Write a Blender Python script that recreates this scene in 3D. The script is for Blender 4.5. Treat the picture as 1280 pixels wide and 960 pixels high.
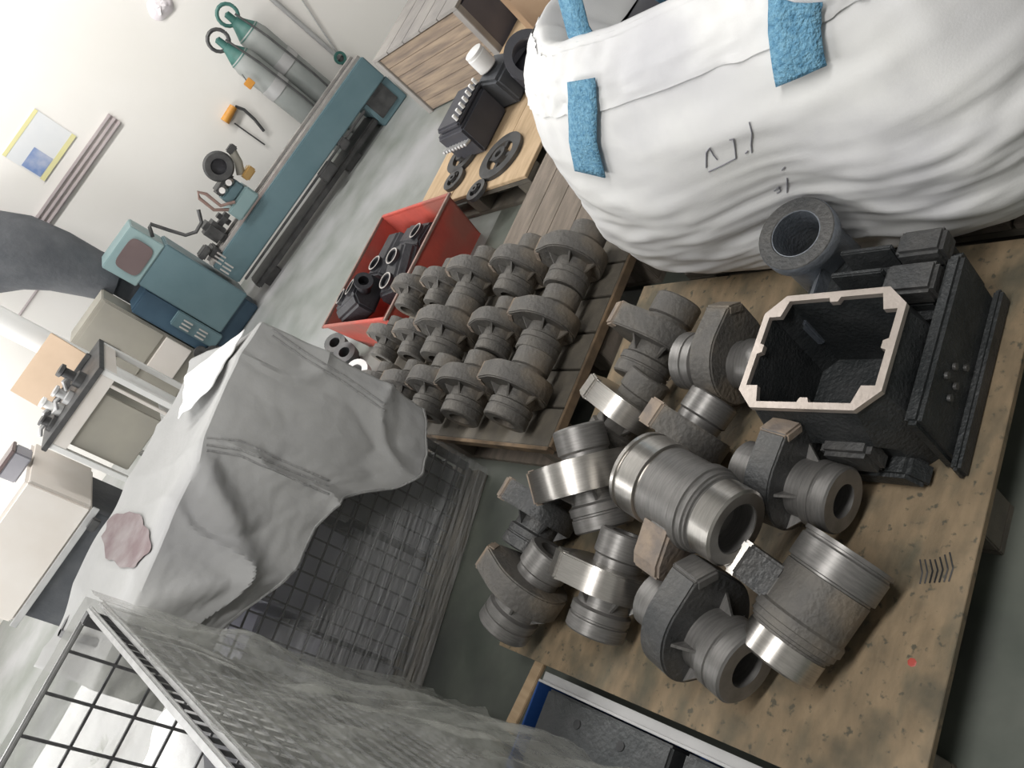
import bpy, bmesh, math, random
from mathutils import Vector, Matrix, noise
from mathutils.bvhtree import BVHTree
R = math.radians
random.seed(7)
for o in list(bpy.data.objects): bpy.data.objects.remove(o)
S = bpy.context.scene
COL = S.collection

# ------------------------------------------------------------------ camera
FPX, CX, CY, CAMH = 1000.0, 640.0, 480.0, 1.6
NX, NY = 1288.0, 912.0                       # image offset of the nadir point
NL = math.hypot(NX, NY)
PITCH = math.pi/2 - math.atan2(NL, FPX)
DN = (NX/NL, NY/NL); RT = (DN[1], -DN[0])
cp, sp = math.cos(PITCH), math.sin(PITCH)
fwd = Vector((0, cp, -sp)); dwn = Vector((0, -sp, -cp)); rgt = Vector((1, 0, 0))
cam_x = rgt*RT[0] + dwn*DN[0]                # image +x in the world
cam_y = -(rgt*RT[1] + dwn*DN[1])             # image up in the world
cd = bpy.data.cameras.new('camera'); cam = bpy.data.objects.new('camera', cd); COL.objects.link(cam)
cd.sensor_fit = 'HORIZONTAL'; cd.sensor_width = 36; cd.lens = FPX/1280*36; cd.clip_start = .02
m = Matrix((cam_x, cam_y, -fwd)).transposed().to_4x4(); m.translation = (0, 0, CAMH)
cam.matrix_world = m
S.camera = cam

# ------------------------------------------------------------------ light
w = bpy.data.worlds.new('daylight'); S.world = w; w.use_nodes = True
bg = w.node_tree.nodes['Background']; bg.inputs[0].default_value = (.93, .96, 1, 1); bg.inputs[1].default_value = 1.0
def area(name, loc, target, size, energy, color=(1, 1, 1)):
    l = bpy.data.lights.new(name, 'AREA'); l.shape = 'RECTANGLE'; l.size, l.size_y = size; l.energy = energy; l.color = color
    o = bpy.data.objects.new(name, l); COL.objects.link(o); o.location = loc
    o.rotation_euler = (Vector(target)-Vector(loc)).to_track_quat('-Z', 'Y').to_euler(); return o
area('window_daylight', (-4.35, 4.2, 2.3), (0, 4.2, 1.2), (4.2, 2.4), 180, (1, .99, .97))
area('ceiling_lamp_light', (0, 4.9, 3.9), (0, 4.9, 0), (3.4, .4), 120, (1, .98, .95))
area('ceiling_lamp_light', (-.4, .1, 3.9), (-.4, .1, 0), (3.0, .4), 88, (1, .98, .95))
S.view_settings.view_transform = 'Standard'; S.view_settings.look = 'None'
S.view_settings.gamma = 1; S.view_settings.use_curve_mapping = False
S.view_settings.exposure = 0.3

# ------------------------------------------------------------------ helpers
ANG = math.atan2(.351, .936)                 # the pallets stand at this angle to the back wall
E2 = Vector((math.cos(ANG), math.sin(ANG), 0)); EN = Vector((-math.sin(ANG), math.cos(ANG), 0)); ORG = Vector((-.2, .568, 0))
def AB(a, b, z=0): return ORG + E2*a + EN*b + Vector((0, 0, z))
def ray(px, py):
    ox, oy = px-CX, py-CY
    u = ox*RT[0]+oy*RT[1]; v = ox*DN[0]+oy*DN[1]
    return (rgt*u + fwd*FPX + dwn*v).normalized()
CAMP = Vector((0, 0, CAMH))
def W(px, py, z): r = ray(px, py); return CAMP + r*((z-CAMH)/r.z)
def WY(px, py, y): r = ray(px, py); return CAMP + r*(y/r.y)

def mat(name, c, c2=None, scale=8, rough=.6, metal=0, bump=0, bscale=None, detail=6, spec=None, mix=(.35, .65), stretch=None, c3=None, c4=None):
    m = bpy.data.materials.new(name); m.use_nodes = True
    nt = m.node_tree; N = nt.nodes; L = nt.links; b = N['Principled BSDF']
    b.inputs['Roughness'].default_value = rough; b.inputs['Metallic'].default_value = metal
    if spec is not None: b.inputs['Specular IOR Level'].default_value = spec
    tc = N.new('ShaderNodeTexCoord'); src = tc.outputs['Object']
    if stretch:
        mp = N.new('ShaderNodeMapping'); mp.inputs['Scale'].default_value = stretch; L.new(src, mp.inputs[0]); src = mp.outputs[0]
    if c2:
        n = N.new('ShaderNodeTexNoise'); n.inputs['Scale'].default_value = scale; n.inputs['Detail'].default_value = detail; L.new(src, n.inputs['Vector'])
        r = N.new('ShaderNodeValToRGB'); r.color_ramp.elements[0].position = mix[0]; r.color_ramp.elements[1].position = mix[1]
        r.color_ramp.elements[0].color = (*c, 1); r.color_ramp.elements[1].color = (*c2, 1)
        L.new(n.outputs['Fac'], r.inputs[0]); out = r.outputs[0]
        if c3:
            n3 = N.new('ShaderNodeTexNoise'); n3.inputs['Scale'].default_value = scale*.37; n3.inputs['Detail'].default_value = 9; L.new(src, n3.inputs['Vector'])
            r3 = N.new('ShaderNodeValToRGB'); r3.color_ramp.elements[0].position = .52; r3.color_ramp.elements[1].position = .66
            L.new(n3.outputs['Fac'], r3.inputs[0])
            mx = N.new('ShaderNodeMix'); mx.data_type = 'RGBA'; L.new(r3.outputs[0], mx.inputs[0]); L.new(out, mx.inputs[6]); mx.inputs[7].default_value = (*c3, 1)
            out = mx.outputs[2]
        if c4:
            for sc4, lo4, hi4 in ((scale*6, .60, .68), (scale*.9, .49, .68)):
                n4 = N.new('ShaderNodeTexNoise'); n4.inputs['Scale'].default_value = sc4; n4.inputs['Detail'].default_value = 4; L.new(tc.outputs['Object'], n4.inputs['Vector'])
                r4 = N.new('ShaderNodeValToRGB'); r4.color_ramp.elements[0].position = lo4; r4.color_ramp.elements[1].position = hi4; L.new(n4.outputs['Fac'], r4.inputs[0])
                mx4 = N.new('ShaderNodeMix'); mx4.data_type = 'RGBA'; L.new(r4.outputs[0], mx4.inputs[0]); L.new(out, mx4.inputs[6]); mx4.inputs[7].default_value = (*c4, 1); out = mx4.outputs[2]
        L.new(out, b.inputs['Base Color'])
    else: b.inputs['Base Color'].default_value = (*c, 1)
    if bump:
        n2 = N.new('ShaderNodeTexNoise'); n2.inputs['Scale'].default_value = bscale or scale*3; n2.inputs['Detail'].default_value = 5; L.new(src, n2.inputs['Vector'])
        bp = N.new('ShaderNodeBump'); bp.inputs['Strength'].default_value = bump; bp.inputs['Distance'].default_value = .02
        L.new(n2.outputs['Fac'], bp.inputs['Height']); L.new(bp.outputs[0], b.inputs['Normal'])
    return m
def film_mat(name, alpha, col, rough=.22, scale=20, stretch=None):
    m = mat(name, col, None, 8, rough, 0, .8, scale, stretch=stretch)
    b = m.node_tree.nodes['Principled BSDF']; b.inputs['Alpha'].default_value = alpha
    return m

M = {}
M['floor_green'] = mat('oily_shaded_green_floor', (.085, .098, .082), (.13, .14, .12), 5, .42, 0, .06, 14, c3=(.065, .07, .065))  # oily green floor, with the storage area's shade put into the colour
M['floor'] = mat('painted_concrete', (.20, .215, .195), (.30, .305, .30), 3, .36, 0, .06, 14, c3=(.36, .36, .365))
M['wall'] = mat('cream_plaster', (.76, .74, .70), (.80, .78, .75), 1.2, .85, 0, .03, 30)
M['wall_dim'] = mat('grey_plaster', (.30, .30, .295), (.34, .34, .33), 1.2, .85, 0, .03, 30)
M['ply'] = mat('stained_plywood', (.275, .203, .124), (.165, .125, .077), 9, .72, 0, .12, 40, stretch=(1.6, 4, 1), c3=(.12, .105, .07), mix=(.3, .72), c4=(.09, .08, .055))
M['ply_edge'] = mat('plywood_edge', (.22, .15, .09), (.12, .085, .055), 20, .8)
M['oldwood'] = mat('weathered_plank', (.16, .135, .11), (.24, .2, .165), 6, .85, 0, .2, 30, stretch=(1, 6, 1))
M['dirtywood'] = mat('oily_wood', (.10, .09, .075), (.16, .14, .11), 10, .7, 0, .2, 30)
M['tanwood'] = mat('tan_board', (.52, .38, .24), (.42, .30, .18), 8, .75, 0, .1, 30, stretch=(1, 5, 1))
M['crate'] = mat('crate_plank', (.20, .155, .125), (.38, .29, .21), 5, .8, 0, .12, 20, stretch=(3, .5, 5))
M['crate_grey'] = mat('crate_grey', (.25, .235, .225), (.33, .31, .29), 5, .8, 0, .1, 30)
M['cast'] = mat('dusty_cast_iron', (.105, .10, .094), (.145, .135, .12), 14, .62, .25, .25, 90, c3=(.22, .185, .145))
M['castdark'] = mat('dark_cast_iron', (.07, .072, .074), (.11, .108, .105), 12, .5, .45, .25, 90)
M['lug'] = mat('raw_lug_face', (.33, .26, .20), (.2, .17, .15), 25, .75, .1, .2, 60)
M['machined'] = mat('machined_steel', (.44, .42, .395), (.53, .51, .48), 30, .28, .95, .03, 200, stretch=(14, 1, 1))
M['semi'] = mat('turned_iron', (.17, .166, .16), (.23, .222, .215), 25, .4, .55, .06, 150, stretch=(10, 1, 1))
M['bore'] = mat('dark_bore', (.03, .032, .034), (.05, .05, .052), 20, .5, .3)
M['housing'] = mat('black_housing_iron', (.028, .032, .034), (.055, .058, .06), 14, .5, .35, .3, 110)
M['housing_face'] = mat('milled_face', (.42, .37, .33), (.50, .44, .40), 20, .42, .6, .05, 120)
M['bluegrey'] = mat('blue_grey_casting', (.16, .18, .21), (.25, .27, .30), 14, .45, .5, .2, 90)
M['bag'] = mat('woven_plastic', (.74, .74, .73), (.66, .66, .67), 4, .75, 0, .05, 260, c3=(.46, .46, .49))
M['bagdirt'] = mat('grimy_woven_plastic', (.40, .40, .39), (.50, .50, .49), 5, .8, 0, .25, 120, stretch=(1, 1, 3))
M['strap'] = mat('blue_webbing', (.10, .27, .43), (.20, .42, .58), 90, .8, 0, .7, 160)
M['ink'] = mat('marker_ink', (.22, .22, .25))
M['cloth'] = mat('grey_tarpaulin', (.37, .37, .365), (.43, .43, .425), 4, .8, 0, .08, 60, c3=(.34, .34, .345))
M['seam'] = mat('tarpaulin_seam', (.29, .29, .29), (.36, .36, .355), 20, .85, 0, .4, 120)
M['stain'] = mat('red_stain', (.19, .135, .14), (.30, .265, .265), 11, .85, 0, .1, 60)
M['whitesheet'] = mat('white_sheet', (.85, .85, .84), (.8, .8, .8), 6, .6, 0, .2, 20)
M['film'] = film_mat('stretch_film', .26, (.62, .63, .63), .1, 9, (1, 1, 9))
M['film2'] = film_mat('loose_film', .5, (.55, .56, .52), .25, 11)
M['wire'] = mat('dull_wire', (.10, .10, .105), (.15, .15, .155), 40, .5, .6)
M['rail'] = mat('zinc_rail', (.38, .38, .38), (.48, .48, .48), 30, .4, .6)
M['boxgrey'] = mat('grey_carton', (.24, .24, .26), (.31, .31, .325), 5, .8)
M['boxlav'] = mat('lavender_carton', (.42, .42, .5), (.5, .5, .56), 5, .7)
M['red'] = mat('red_bin_paint', (.52, .085, .06), (.40, .07, .055), 7, .5, 0, .1, 40, c3=(.33, .11, .085))
M['rust'] = mat('worn_rim', (.22, .15, .13), (.33, .22, .19), 12, .6, .3)
M['black'] = mat('black_casting', (.022, .022, .027), (.04, .04, .046), 12, .45, .1, .15, 60)
M['blackgrey'] = mat('charcoal_plastic', (.045, .047, .058), (.06, .06, .072), 8, .5)
M['ringface'] = mat('pale_ring', (.5, .47, .45), (.42, .4, .38), 12, .4, .3)
M['teal'] = mat('teal_machine_paint', (.10, .17, .195), (.125, .20, .225), 3, .45, 0, .05, 20)
M['teal_light'] = mat('pale_teal_paint', (.19, .28, .29), (.23, .32, .325), 3, .45)
M['darkblue'] = mat('dark_blue_paint', (.035, .075, .12), (.05, .1, .15), 5, .5)
M['steelrail'] = mat('polished_way', (.6, .57, .55), (.7, .67, .65), 20, .3, .8)
M['darkmetal'] = mat('dark_machine_metal', (.06, .06, .062), (.1, .1, .1), 14, .5, .4)
M['beige'] = mat('beige_cabinet', (.36, .34, .29), (.30, .285, .25), 3, .6)
M['windowpane'] = mat('smoked_window', (.13, .095, .095), (.16, .12, .12), 4, .3)
M['duct'] = mat('grey_duct_fabric', (.065, .07, .08), (.10, .105, .115), 6, .7, 0, .2, 30)
M['white'] = mat('white_paint', (.80, .80, .79), (.76, .76, .75), 4, .45)
M['cream'] = mat('cream_enamel', (.68, .63, .58), (.73, .69, .65), 3, .5)
M['cyl'] = mat('grey_cylinder_paint', (.26, .28, .27), (.33, .345, .335), 5, .5)
M['green'] = mat('green_cap', (.03, .12, .10), (.06, .17, .15), 14, .5)
M['orange'] = mat('orange_plastic', (.70, .33, .06), (.6, .27, .05), 9, .5)
M['pink'] = mat('pinkish_trunking', (.45, .39, .40), (.52, .46, .46), 6, .6)
M['yellow'] = mat('yellow_band', (.72, .68, .33), (.7, .66, .36), 6, .7)
M['paper'] = mat('pale_paper', (.66, .68, .70), (.7, .71, .72), 6, .8)
M['photoblue'] = mat('blue_print', (.16, .25, .48), (.42, .46, .58), 9, .7)
M['plate'] = mat('dark_steel_plate', (.05, .055, .057), (.085, .088, .09), 7, .4, .5, .1, 60)
M['binblue'] = mat('blue_bin_paint', (.015, .06, .22), (.03, .08, .26), 7, .45)
M['card'] = mat('brown_cardboard', (.30, .2, .125), (.36, .25, .16), 5, .85)
M['cardlight'] = mat('light_cardboard', (.58, .44, .32), (.52, .39, .28), 5, .85)
M['pipegrey'] = mat('lavender_grey_pipe', (.30, .30, .335), (.26, .26, .29), 5, .5)
M['brass'] = mat('brass_fitting', (.55, .38, .16), None, 5, .35, .7)
M['lightgrey'] = mat('light_grey_metal', (.45, .45, .45), (.52, .52, .52), 8, .45, .3)
M['shadedwood'] = mat('shadowed_panel', (.10, .095, .11), (.13, .12, .135), 5, .75)  # crate front only: its shade is put into this darker colour
M['glass'] = mat('window_glass', (.9, .95, 1), None, 5, .05)
M['glass'].node_tree.nodes['Principled BSDF'].inputs['Alpha'].default_value = .08

class MB:
    """collects shapes in one bmesh"""
    def __init__(s): s.bm = bmesh.new()
    def add(s, verts, faces, mx=None):
        vs = [s.bm.verts.new(mx @ Vector(v) if mx else Vector(v)) for v in verts]
        for f in faces:
            try: s.bm.faces.new([vs[i] for i in f])
            except ValueError: pass
        return s
    def box(s, lo, hi, mx=None):
        x0, y0, z0 = lo; x1, y1, z1 = hi
        v = [(x0,y0,z0),(x1,y0,z0),(x1,y1,z0),(x0,y1,z0),(x0,y0,z1),(x1,y0,z1),(x1,y1,z1),(x0,y1,z1)]
        return s.add(v, [(0,3,2,1),(4,5,6,7),(0,1,5,4),(1,2,6,5),(2,3,7,6),(3,0,4,7)], mx)
    def prism(s, poly, x0, x1, mx=None):
        """polygon in the YZ plane extruded along X"""
        n = len(poly); v = [(x0, p[0], p[1]) for p in poly] + [(x1, p[0], p[1]) for p in poly]
        f = [tuple(range(n))[::-1], tuple(range(n, 2*n))] + [(i, (i+1) % n, n+(i+1) % n, n+i) for i in range(n)]
        return s.add(v, f, mx)
    def lathe(s, prof, seg=28, mx=None, closed=False):
        """profile (x, r) turned round X; ends with r=0 close"""
        v = []; f = []; n = len(prof)
        for x, r in prof:
            for k in range(seg):
                t = 2*math.pi*k/seg; v.append((x, r*math.cos(t), r*math.sin(t)))
        rng = range(n) if closed else range(n-1)
        for i in rng:
            j = (i+1) % n
            for k in range(seg): f.append((i*seg+k, i*seg+(k+1) % seg, j*seg+(k+1) % seg, j*seg+k))
        return s.add(v, f, mx)
    def tube(s, pts, rad, seg=8, cap=True):
        pts = [Vector(p) for p in pts]; n = len(pts); v = []; f = []
        rad = rad if isinstance(rad, (list, tuple)) else [rad]*n
        t = (pts[1]-pts[0]).normalized(); u = t.orthogonal().normalized()
        for i in range(n):
            t2 = (pts[min(i+1, n-1)]-pts[max(i-1, 0)]).normalized()
            u = (u - t2*u.dot(t2)).normalized(); w_ = t2.cross(u)
            for k in range(seg):
                a = 2*math.pi*k/seg; v.append(pts[i] + (u*math.cos(a)+w_*math.sin(a))*rad[i])
        for i in range(n-1):
            for k in range(seg): f.append((i*seg+k, i*seg+(k+1) % seg, (i+1)*seg+(k+1) % seg, (i+1)*seg+k))
        if cap: f += [tuple(range(seg))[::-1], tuple(range((n-1)*seg, n*seg))]
        return s.add(v, f)
    def grid(s, fn, nu, nv, closed_u=False):
        v = [fn(i/(nu if closed_u else nu-1), j/(nv-1)) for j in range(nv) for i in range(nu)]
        f = [(j*nu+i, j*nu+(i+1) % nu, (j+1)*nu+(i+1) % nu, (j+1)*nu+i) for j in range(nv-1) for i in range(nu if closed_u else nu-1)]
        return s.add(v, f)
    def build(s, name, m, parent=None, bevel=0, smooth=False, world=False, solid=0):
        bm = s.bm; bmesh.ops.recalc_face_normals(bm, faces=bm.faces)
        if bevel:
            es = [e for e in bm.edges if len(e.link_faces) == 2 and e.calc_face_angle(0) > .6]
            bmesh.ops.bevel(bm, geom=es, offset=bevel, segments=2, affect='EDGES', clamp_overlap=True)
        me = bpy.data.meshes.new(name); 
        if smooth:
            for f in bm.faces: f.smooth = True
            for e in bm.edges:
                if len(e.link_faces) == 2 and e.calc_face_angle(0) > R(38): e.smooth = False
        bm.to_mesh(me); bm.free()
        if world and parent is not None: me.transform(mw(parent).inverted())
        if m: me.materials.append(M[m] if isinstance(m, str) else m)
        o = bpy.data.objects.new(name, me); COL.objects.link(o)
        if parent is not None: o.parent = parent
        if solid:
            md = o.modifiers.new('thickness', 'SOLIDIFY'); md.thickness = solid; md.offset = 0
        return o
def mw(o):
    mm = o.matrix_basis.copy()
    return mw(o.parent) @ mm if o.parent else mm
def tag(o, label, cat, group=None, kind=None):
    o['label'] = label; o['category'] = cat
    if group: o['group'] = group
    if kind: o['kind'] = kind
    return o
def thing(name, label, cat, loc=(0, 0, 0), rotz=0, group=None, mx=None):
    o = bpy.data.objects.new(name, None); COL.objects.link(o); o.empty_display_size = .05
    if mx: o.matrix_basis = mx
    else: o.location = loc; o.rotation_euler = (0, 0, rotz)
    return tag(o, label, cat, group)
def abthing(name, label, cat, a, b, z=0, group=None, extra=0): return thing(name, label, cat, AB(a, b, z), ANG+extra, group)
def struct(o): o['kind'] = 'structure'; return o
def part(name, m, parent, *boxes, bevel=.003, world=False):
    k = MB()
    for lo, hi in boxes: k.box(lo, hi)
    return k.build(name, m, parent, bevel, world=world)
def dup(root):
    r = root.copy(); COL.objects.link(r)
    for ch in list(root.children):
        c = ch.copy(); COL.objects.link(c); c.parent = r
        for g in list(ch.children):
            d = g.copy(); COL.objects.link(d); d.parent = c
    return r
def axis_matrix(loc, axis, roll=0, up=(0, 0, 1)):
    x = Vector(axis).normalized(); u = Vector(up); z = (u - x*u.dot(x)).normalized(); y = z.cross(x)
    mm = Matrix((x, y, z)).transposed().to_4x4() @ Matrix.Rotation(R(roll), 4, 'X'); mm.translation = Vector(loc); return mm
def alongX(loc, axis): return axis_matrix(loc, axis, 0, (0, 0, 1) if abs(Vector(axis).normalized().z) < .9 else (0, 1, 0))

# ================================================================== SETTING
struct(MB().box((-4.6, -2.2, -.05), (4.35, 6.95, 0)).build('floor', 'floor'))
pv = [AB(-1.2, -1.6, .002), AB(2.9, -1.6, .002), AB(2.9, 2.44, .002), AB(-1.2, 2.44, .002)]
MB().add(pv+[p-Vector((0, 0, .0015)) for p in pv], [(0,1,2,3),(7,6,5,4),(0,4,5,1),(1,5,6,2),(2,6,7,3),(3,7,4,0)]).build('oily_shade_zone', 'floor_green', bpy.data.objects['floor'])  # darker sheet over the near floor: oil plus painted-in shade
struct(MB().box((-4.6, 6.85, 0), (4.35, 7.0, 4)).build('wall_back', 'wall'))
k = MB()
for lo, hi in [((-4.6, -2.2, 0), (-4.45, 6.85, 1.0)), ((-4.6, -2.2, 3.6), (-4.45, 6.85, 4)), ((-4.6, -2.2, 1.0), (-4.45, 2.0, 3.6)), ((-4.6, 6.4, 1.0), (-4.45, 6.85, 3.6))]: k.box(lo, hi)
struct(k.build('wall_left', 'wall'))
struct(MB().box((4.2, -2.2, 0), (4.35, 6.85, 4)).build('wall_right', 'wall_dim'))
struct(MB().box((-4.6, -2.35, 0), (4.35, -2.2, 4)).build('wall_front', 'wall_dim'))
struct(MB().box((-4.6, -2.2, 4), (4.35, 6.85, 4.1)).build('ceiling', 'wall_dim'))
win = struct(part('window_1', 'white', None, ((-4.58, 2.0, 1.0), (-4.47, 6.4, 1.06)), ((-4.58, 2.0, 3.54), (-4.47, 6.4, 3.6)), ((-4.58, 2.0, 1.06), (-4.47, 2.06, 3.54)), ((-4.58, 6.34, 1.06), (-4.47, 6.4, 3.54)), ((-4.58, 4.17, 1.06), (-4.47, 4.23, 3.54))))
part('pane', 'glass', win, ((-4.53, 2.06, 1.06), (-4.52, 4.17, 3.54)), bevel=0)
part('pane', 'glass', win, ((-4.53, 4.23, 1.06), (-4.52, 6.34, 3.54)), bevel=0)

# ================================================================== PALLETS
def pallet(name, label, a0, a1, b0, b1, ztop, m, planks, blockm='dirtywood', thick=.018, gap=.008, along_a=True):
    t = abthing(name, label, 'pallet', a0, b0)
    A, B = a1-a0, b1-b0
    n = planks; wdt = (B if along_a else A)/n
    proto = None
    for i in range(n):
        if along_a: lo, hi = (0, 0, ztop-thick), (A, wdt-gap, ztop)
        else: lo, hi = (0, 0, ztop-thick), (wdt-gap, B, ztop)
        if proto is None: proto = part('plank', m, t, (lo, hi), bevel=.002); p = proto
        else: p = proto.copy(); COL.objects.link(p); p.parent = t
        p.location = (0, i*wdt, random.uniform(0, .002)) if along_a else (i*wdt, 0, random.uniform(0, .002))
    bl = None
    for i in range(3):
        for j in range(3):
            if bl is None: bl = part('block', blockm, t, ((0, 0, .022), (.1, .1, ztop-thick-.022)), bevel=.003); p = bl
            else: p = bl.copy(); COL.objects.link(p); p.parent = t
            p.location = ((A-.1)*i/2, (B-.1)*j/2, 0)
    for i in range(3):
        part('stringer', blockm, t, (((A-.1)*i/2, 0, ztop-thick-.022), ((A-.1)*i/2+.1, B-.001, ztop-thick)), bevel=.002)
        part('runner', blockm, t, (((A-.1)*i/2, 0, 0), ((A-.1)*i/2+.1, B-.001, .022)), bevel=.002)
    return t
PZ = .16
pallet('wooden_pallet', 'dark wooden pallet carrying the stained plywood sheet', .02, 1.1, .02, 1.06, PZ-.0205, 'dirtywood', 9)
ply = abthing('plywood_sheet', 'oil-stained tan plywood sheet under the machined castings and gearbox housing', 'plywood', 0, 0, PZ-.018)
part('sheet', 'ply', ply, ((0, 0, 0), (1.13, 1.085, .018)), bevel=.001)
for j in range(7):
    MB().tube([W(1150+j*6.2, 704-abs(j-3)*1.5-j*1.5, PZ+.0002), W(1153+j*6.4, 716-j, PZ+.0002), W(1150+j*6, 730-j*.5, PZ+.0002)], .0016, 5).build('oil_print_bar', 'bore', ply, world=True)
MB().lathe([(0, 0), (0, .008), (.0006, .006), (.0006, 0)], 7, alongX(W(1140, 828, PZ), (0, 0, 1))).build('red_paint_spot', 'red', ply, world=True)
P2 = .18
pallet('wooden_pallet', 'dirty wooden pallet carrying the rows of grey rough castings', .565, 1.36, 1.19, 2.44, P2, 'dirtywood', 6, 'oldwood', along_a=False)
part('end_board', 'ply_edge', bpy.data.objects['wooden_pallet.001'], ((0, -.012, P2-.03), (.795, 0, P2)), ((-.012, 0, P2-.03), (0, 1.25, P2)), bevel=.001)
pallet('wooden_pallet', 'weathered brown plank pallet behind the white bulk bag', 1.42, 2.7, 1.32, 2.02, .15, 'oldwood', 5, gap=.003)
pallet('wooden_pallet', 'tan board pallet carrying rings and black machine parts', 1.82, 3.4, 2.1, 3.0, .15, 'tanwood', 3, 'dirtywood', gap=.004)
pallet('wooden_pallet', 'wooden pallet under the white bulk bag', 1.2, 2.3, -.2, 1.0, .122, 'oldwood', 8)

# ================================================================== CASTINGS
BORE = .036
def hull(p):
    p = sorted(set(p)); lo = []; hi = []
    for q in p:
        while len(lo) > 1 and (lo[-1][0]-lo[-2][0])*(q[1]-lo[-2][1])-(lo[-1][1]-lo[-2][1])*(q[0]-lo[-2][0]) <= 0: lo.pop()
        lo.append(q)
    for q in reversed(p):
        while len(hi) > 1 and (hi[-1][0]-hi[-2][0])*(q[1]-hi[-2][1])-(hi[-1][1]-hi[-2][1])*(q[0]-hi[-2][0]) <= 0: hi.pop()
        hi.append(q)
    return lo[:-1]+hi[:-1]
LUGA = R(30)
def spool_casting(name, label, cat, group, hubm='cast', flm='cast', lugm='lug', Rf=.108, off=.014, ft=.031, hr=.07):
    t = thing(name, label, cat, group=group)
    prof = [(-.128, BORE), (-.128, hr-.004), (-.124, hr), (-.096, hr), (-.094, hr-.003), (-.09, hr-.003), (-.088, hr), (-.07, hr), (-.064, hr-.009), (.0, hr-.009)]
    MB().lathe(prof+[(.0, BORE)], 32, closed=True).build('hub', hubm, t, smooth=True)
    h2 = hr-.008
    prof2 = [(.0, BORE), (.0, h2-.006), (.05, h2-.006), (.055, h2), (.108, h2), (.112, h2-.004), (.112, BORE)]
    MB().lathe(prof2, 32, closed=True).build('rear_hub', hubm, t, smooth=True)
    ca, sa = math.cos(LUGA), math.sin(LUGA)
    circ = [(Rf*math.cos(2*math.pi*k/40)+off*ca, Rf*math.sin(2*math.pi*k/40)+off*sa) for k in range(40)]
    lug = [(.132*ca-w_*sa, .132*sa+w_*ca) for w_ in (-.034, .034)]+[(.139*ca-w_*sa, .139*sa+w_*ca) for w_ in (-.026, .026)]
    poly = hull([(round(x, 5), round(y, 5)) for x, y in circ+lug])
    fl = MB().prism(poly, -ft, ft).build('flange', flm, t, bevel=.004, smooth=True)
    rm = Matrix.Rotation(LUGA, 4, 'X')
    MB().box((-ft-.003, .118, -.027), (ft+.003, .1425, .027), rm).build('lug', lugm, fl, bevel=.005)
    for a in (60, 120, 180, 250, 320):
        mm = Matrix.Rotation(R(a), 4, 'X')
        MB().add([(-ft, .056, -.003), (-ft, .092, -.003), (-.066, .056, -.003), (-ft, .056, .003), (-ft, .092, .003), (-.066, .056, .003)], [(0,1,2),(3,5,4),(0,3,4,1),(1,4,5,2),(2,5,3,0)], mm).build('rib', hubm, t)
    return t
rows = [(1.185, [1.30, 1.575, 1.85, 2.085, 2.325], 'bag-side row'),
        (.945, [1.30, 1.56, 1.835, 2.10, 2.33], 'middle row'),
        (.715, [1.30, 1.56, 1.77, 1.985, 2.20], 'cage-side row')]
ordn = ['nearest of five', 'second nearest of five', 'third of five', 'fourth of five', 'farthest of five']
proto = None
for a, bs, rn in rows:
    for i, b in enumerate(bs):
        lab = 'dull grey spool casting on the rear pallet, %s, %s' % (rn, ordn[i])
        if proto is None: proto = spool_casting('spool_casting', lab, 'casting', 'rough castings in rows on the rear pallet'); o = proto
        else: o = dup(proto); o['label'] = lab
        sc = [1.03, 1.0, .97, .86, .84][i] if rn[0] != 'm' else [1.0, .9, 1.1, .84, .8][i]
        sc *= .965; jit = random.uniform(-5, 5)
        o.matrix_basis = Matrix.Translation(AB(a, b, P2+.098*sc)) @ Matrix.Rotation(ANG+R(jit), 4, 'Z') @ Matrix.Rotation(R(random.uniform(-8, 14)), 4, 'X') @ Matrix.Scale(sc, 4)

def place(o, c, z, p1, z1, p2, z2, roll, sc=1):
    """axis runs from p1 to p2 (pixels at those heights), centre at c"""
    ax = W(*p2, z2)-W(*p1, z1)
    o.matrix_basis = axis_matrix(W(*c, z), ax, roll) @ Matrix.Scale(sc, 4); return o
G = 'castings on the plywood sheet'
def A(label, c, z, p1, z1, p2, z2, lugpx, sc=1, **kw):
    o = spool_casting('spool_casting', label, 'casting', G, **kw)
    m0 = axis_matrix(W(*c, z), W(*p2, z2)-W(*p1, z1)); q = m0.inverted() @ W(*lugpx, z+.085)   # turn the lug towards its seen side
    return place(o, c, z, p1, z1, p2, z2, math.degrees(math.atan2(q.z, q.y)-LUGA), sc)
A('dull grey spool casting below the bulk bag hem, plain unmachined flange', (825, 423), .275, (805, 465), .265, (852, 378), .28, (790, 395))
A('grey spool casting half hidden behind the black gearbox housing', (912, 455), .28, (868, 462), .28, (960, 470), .27, (872, 392), hubm='semi', flm='cast', lugm='cast')
A('spool casting with bright turned flange standing between the rear pallet and the pile', (785, 512), .27, (765, 545), .26, (810, 482), .28, (738, 505), .92, hubm='cast', flm='machined', lugm='machined')
A('spool casting with broad shiny flange lying across the pile, left of the large barrel', (738, 592), .325, (757, 650), .255, (727, 540), .375, (660, 600), 1.05, hubm='semi', flm='machined', lugm='lug', Rf=.118, ft=.038)
A('spool casting with brownish flange behind the large barrel casting', (862, 545), .265, (845, 575), .26, (885, 515), .27, (820, 540), .95, hubm='semi', flm='cast', lugm='lug')
A('spool casting with tan lug and open bore, in front of the gearbox housing', (985, 603), .27, (1050, 628), .25, (925, 585), .27, (935, 540), .95, hubm='semi', flm='castdark', lugm='lug')
A('dark spool casting under the broad shiny flange at the plywood corner', (682, 640), .25, (672, 665), .25, (704, 610), .25, (657, 595), .93, hubm='castdark', flm='castdark')
A('spool casting at the plywood left corner, lug towards the wrapped cage', (662, 735), .27, (632, 778), .25, (697, 682), .28, (612, 700), 1.0, hubm='semi', flm='cast', lugm='lug')
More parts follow.
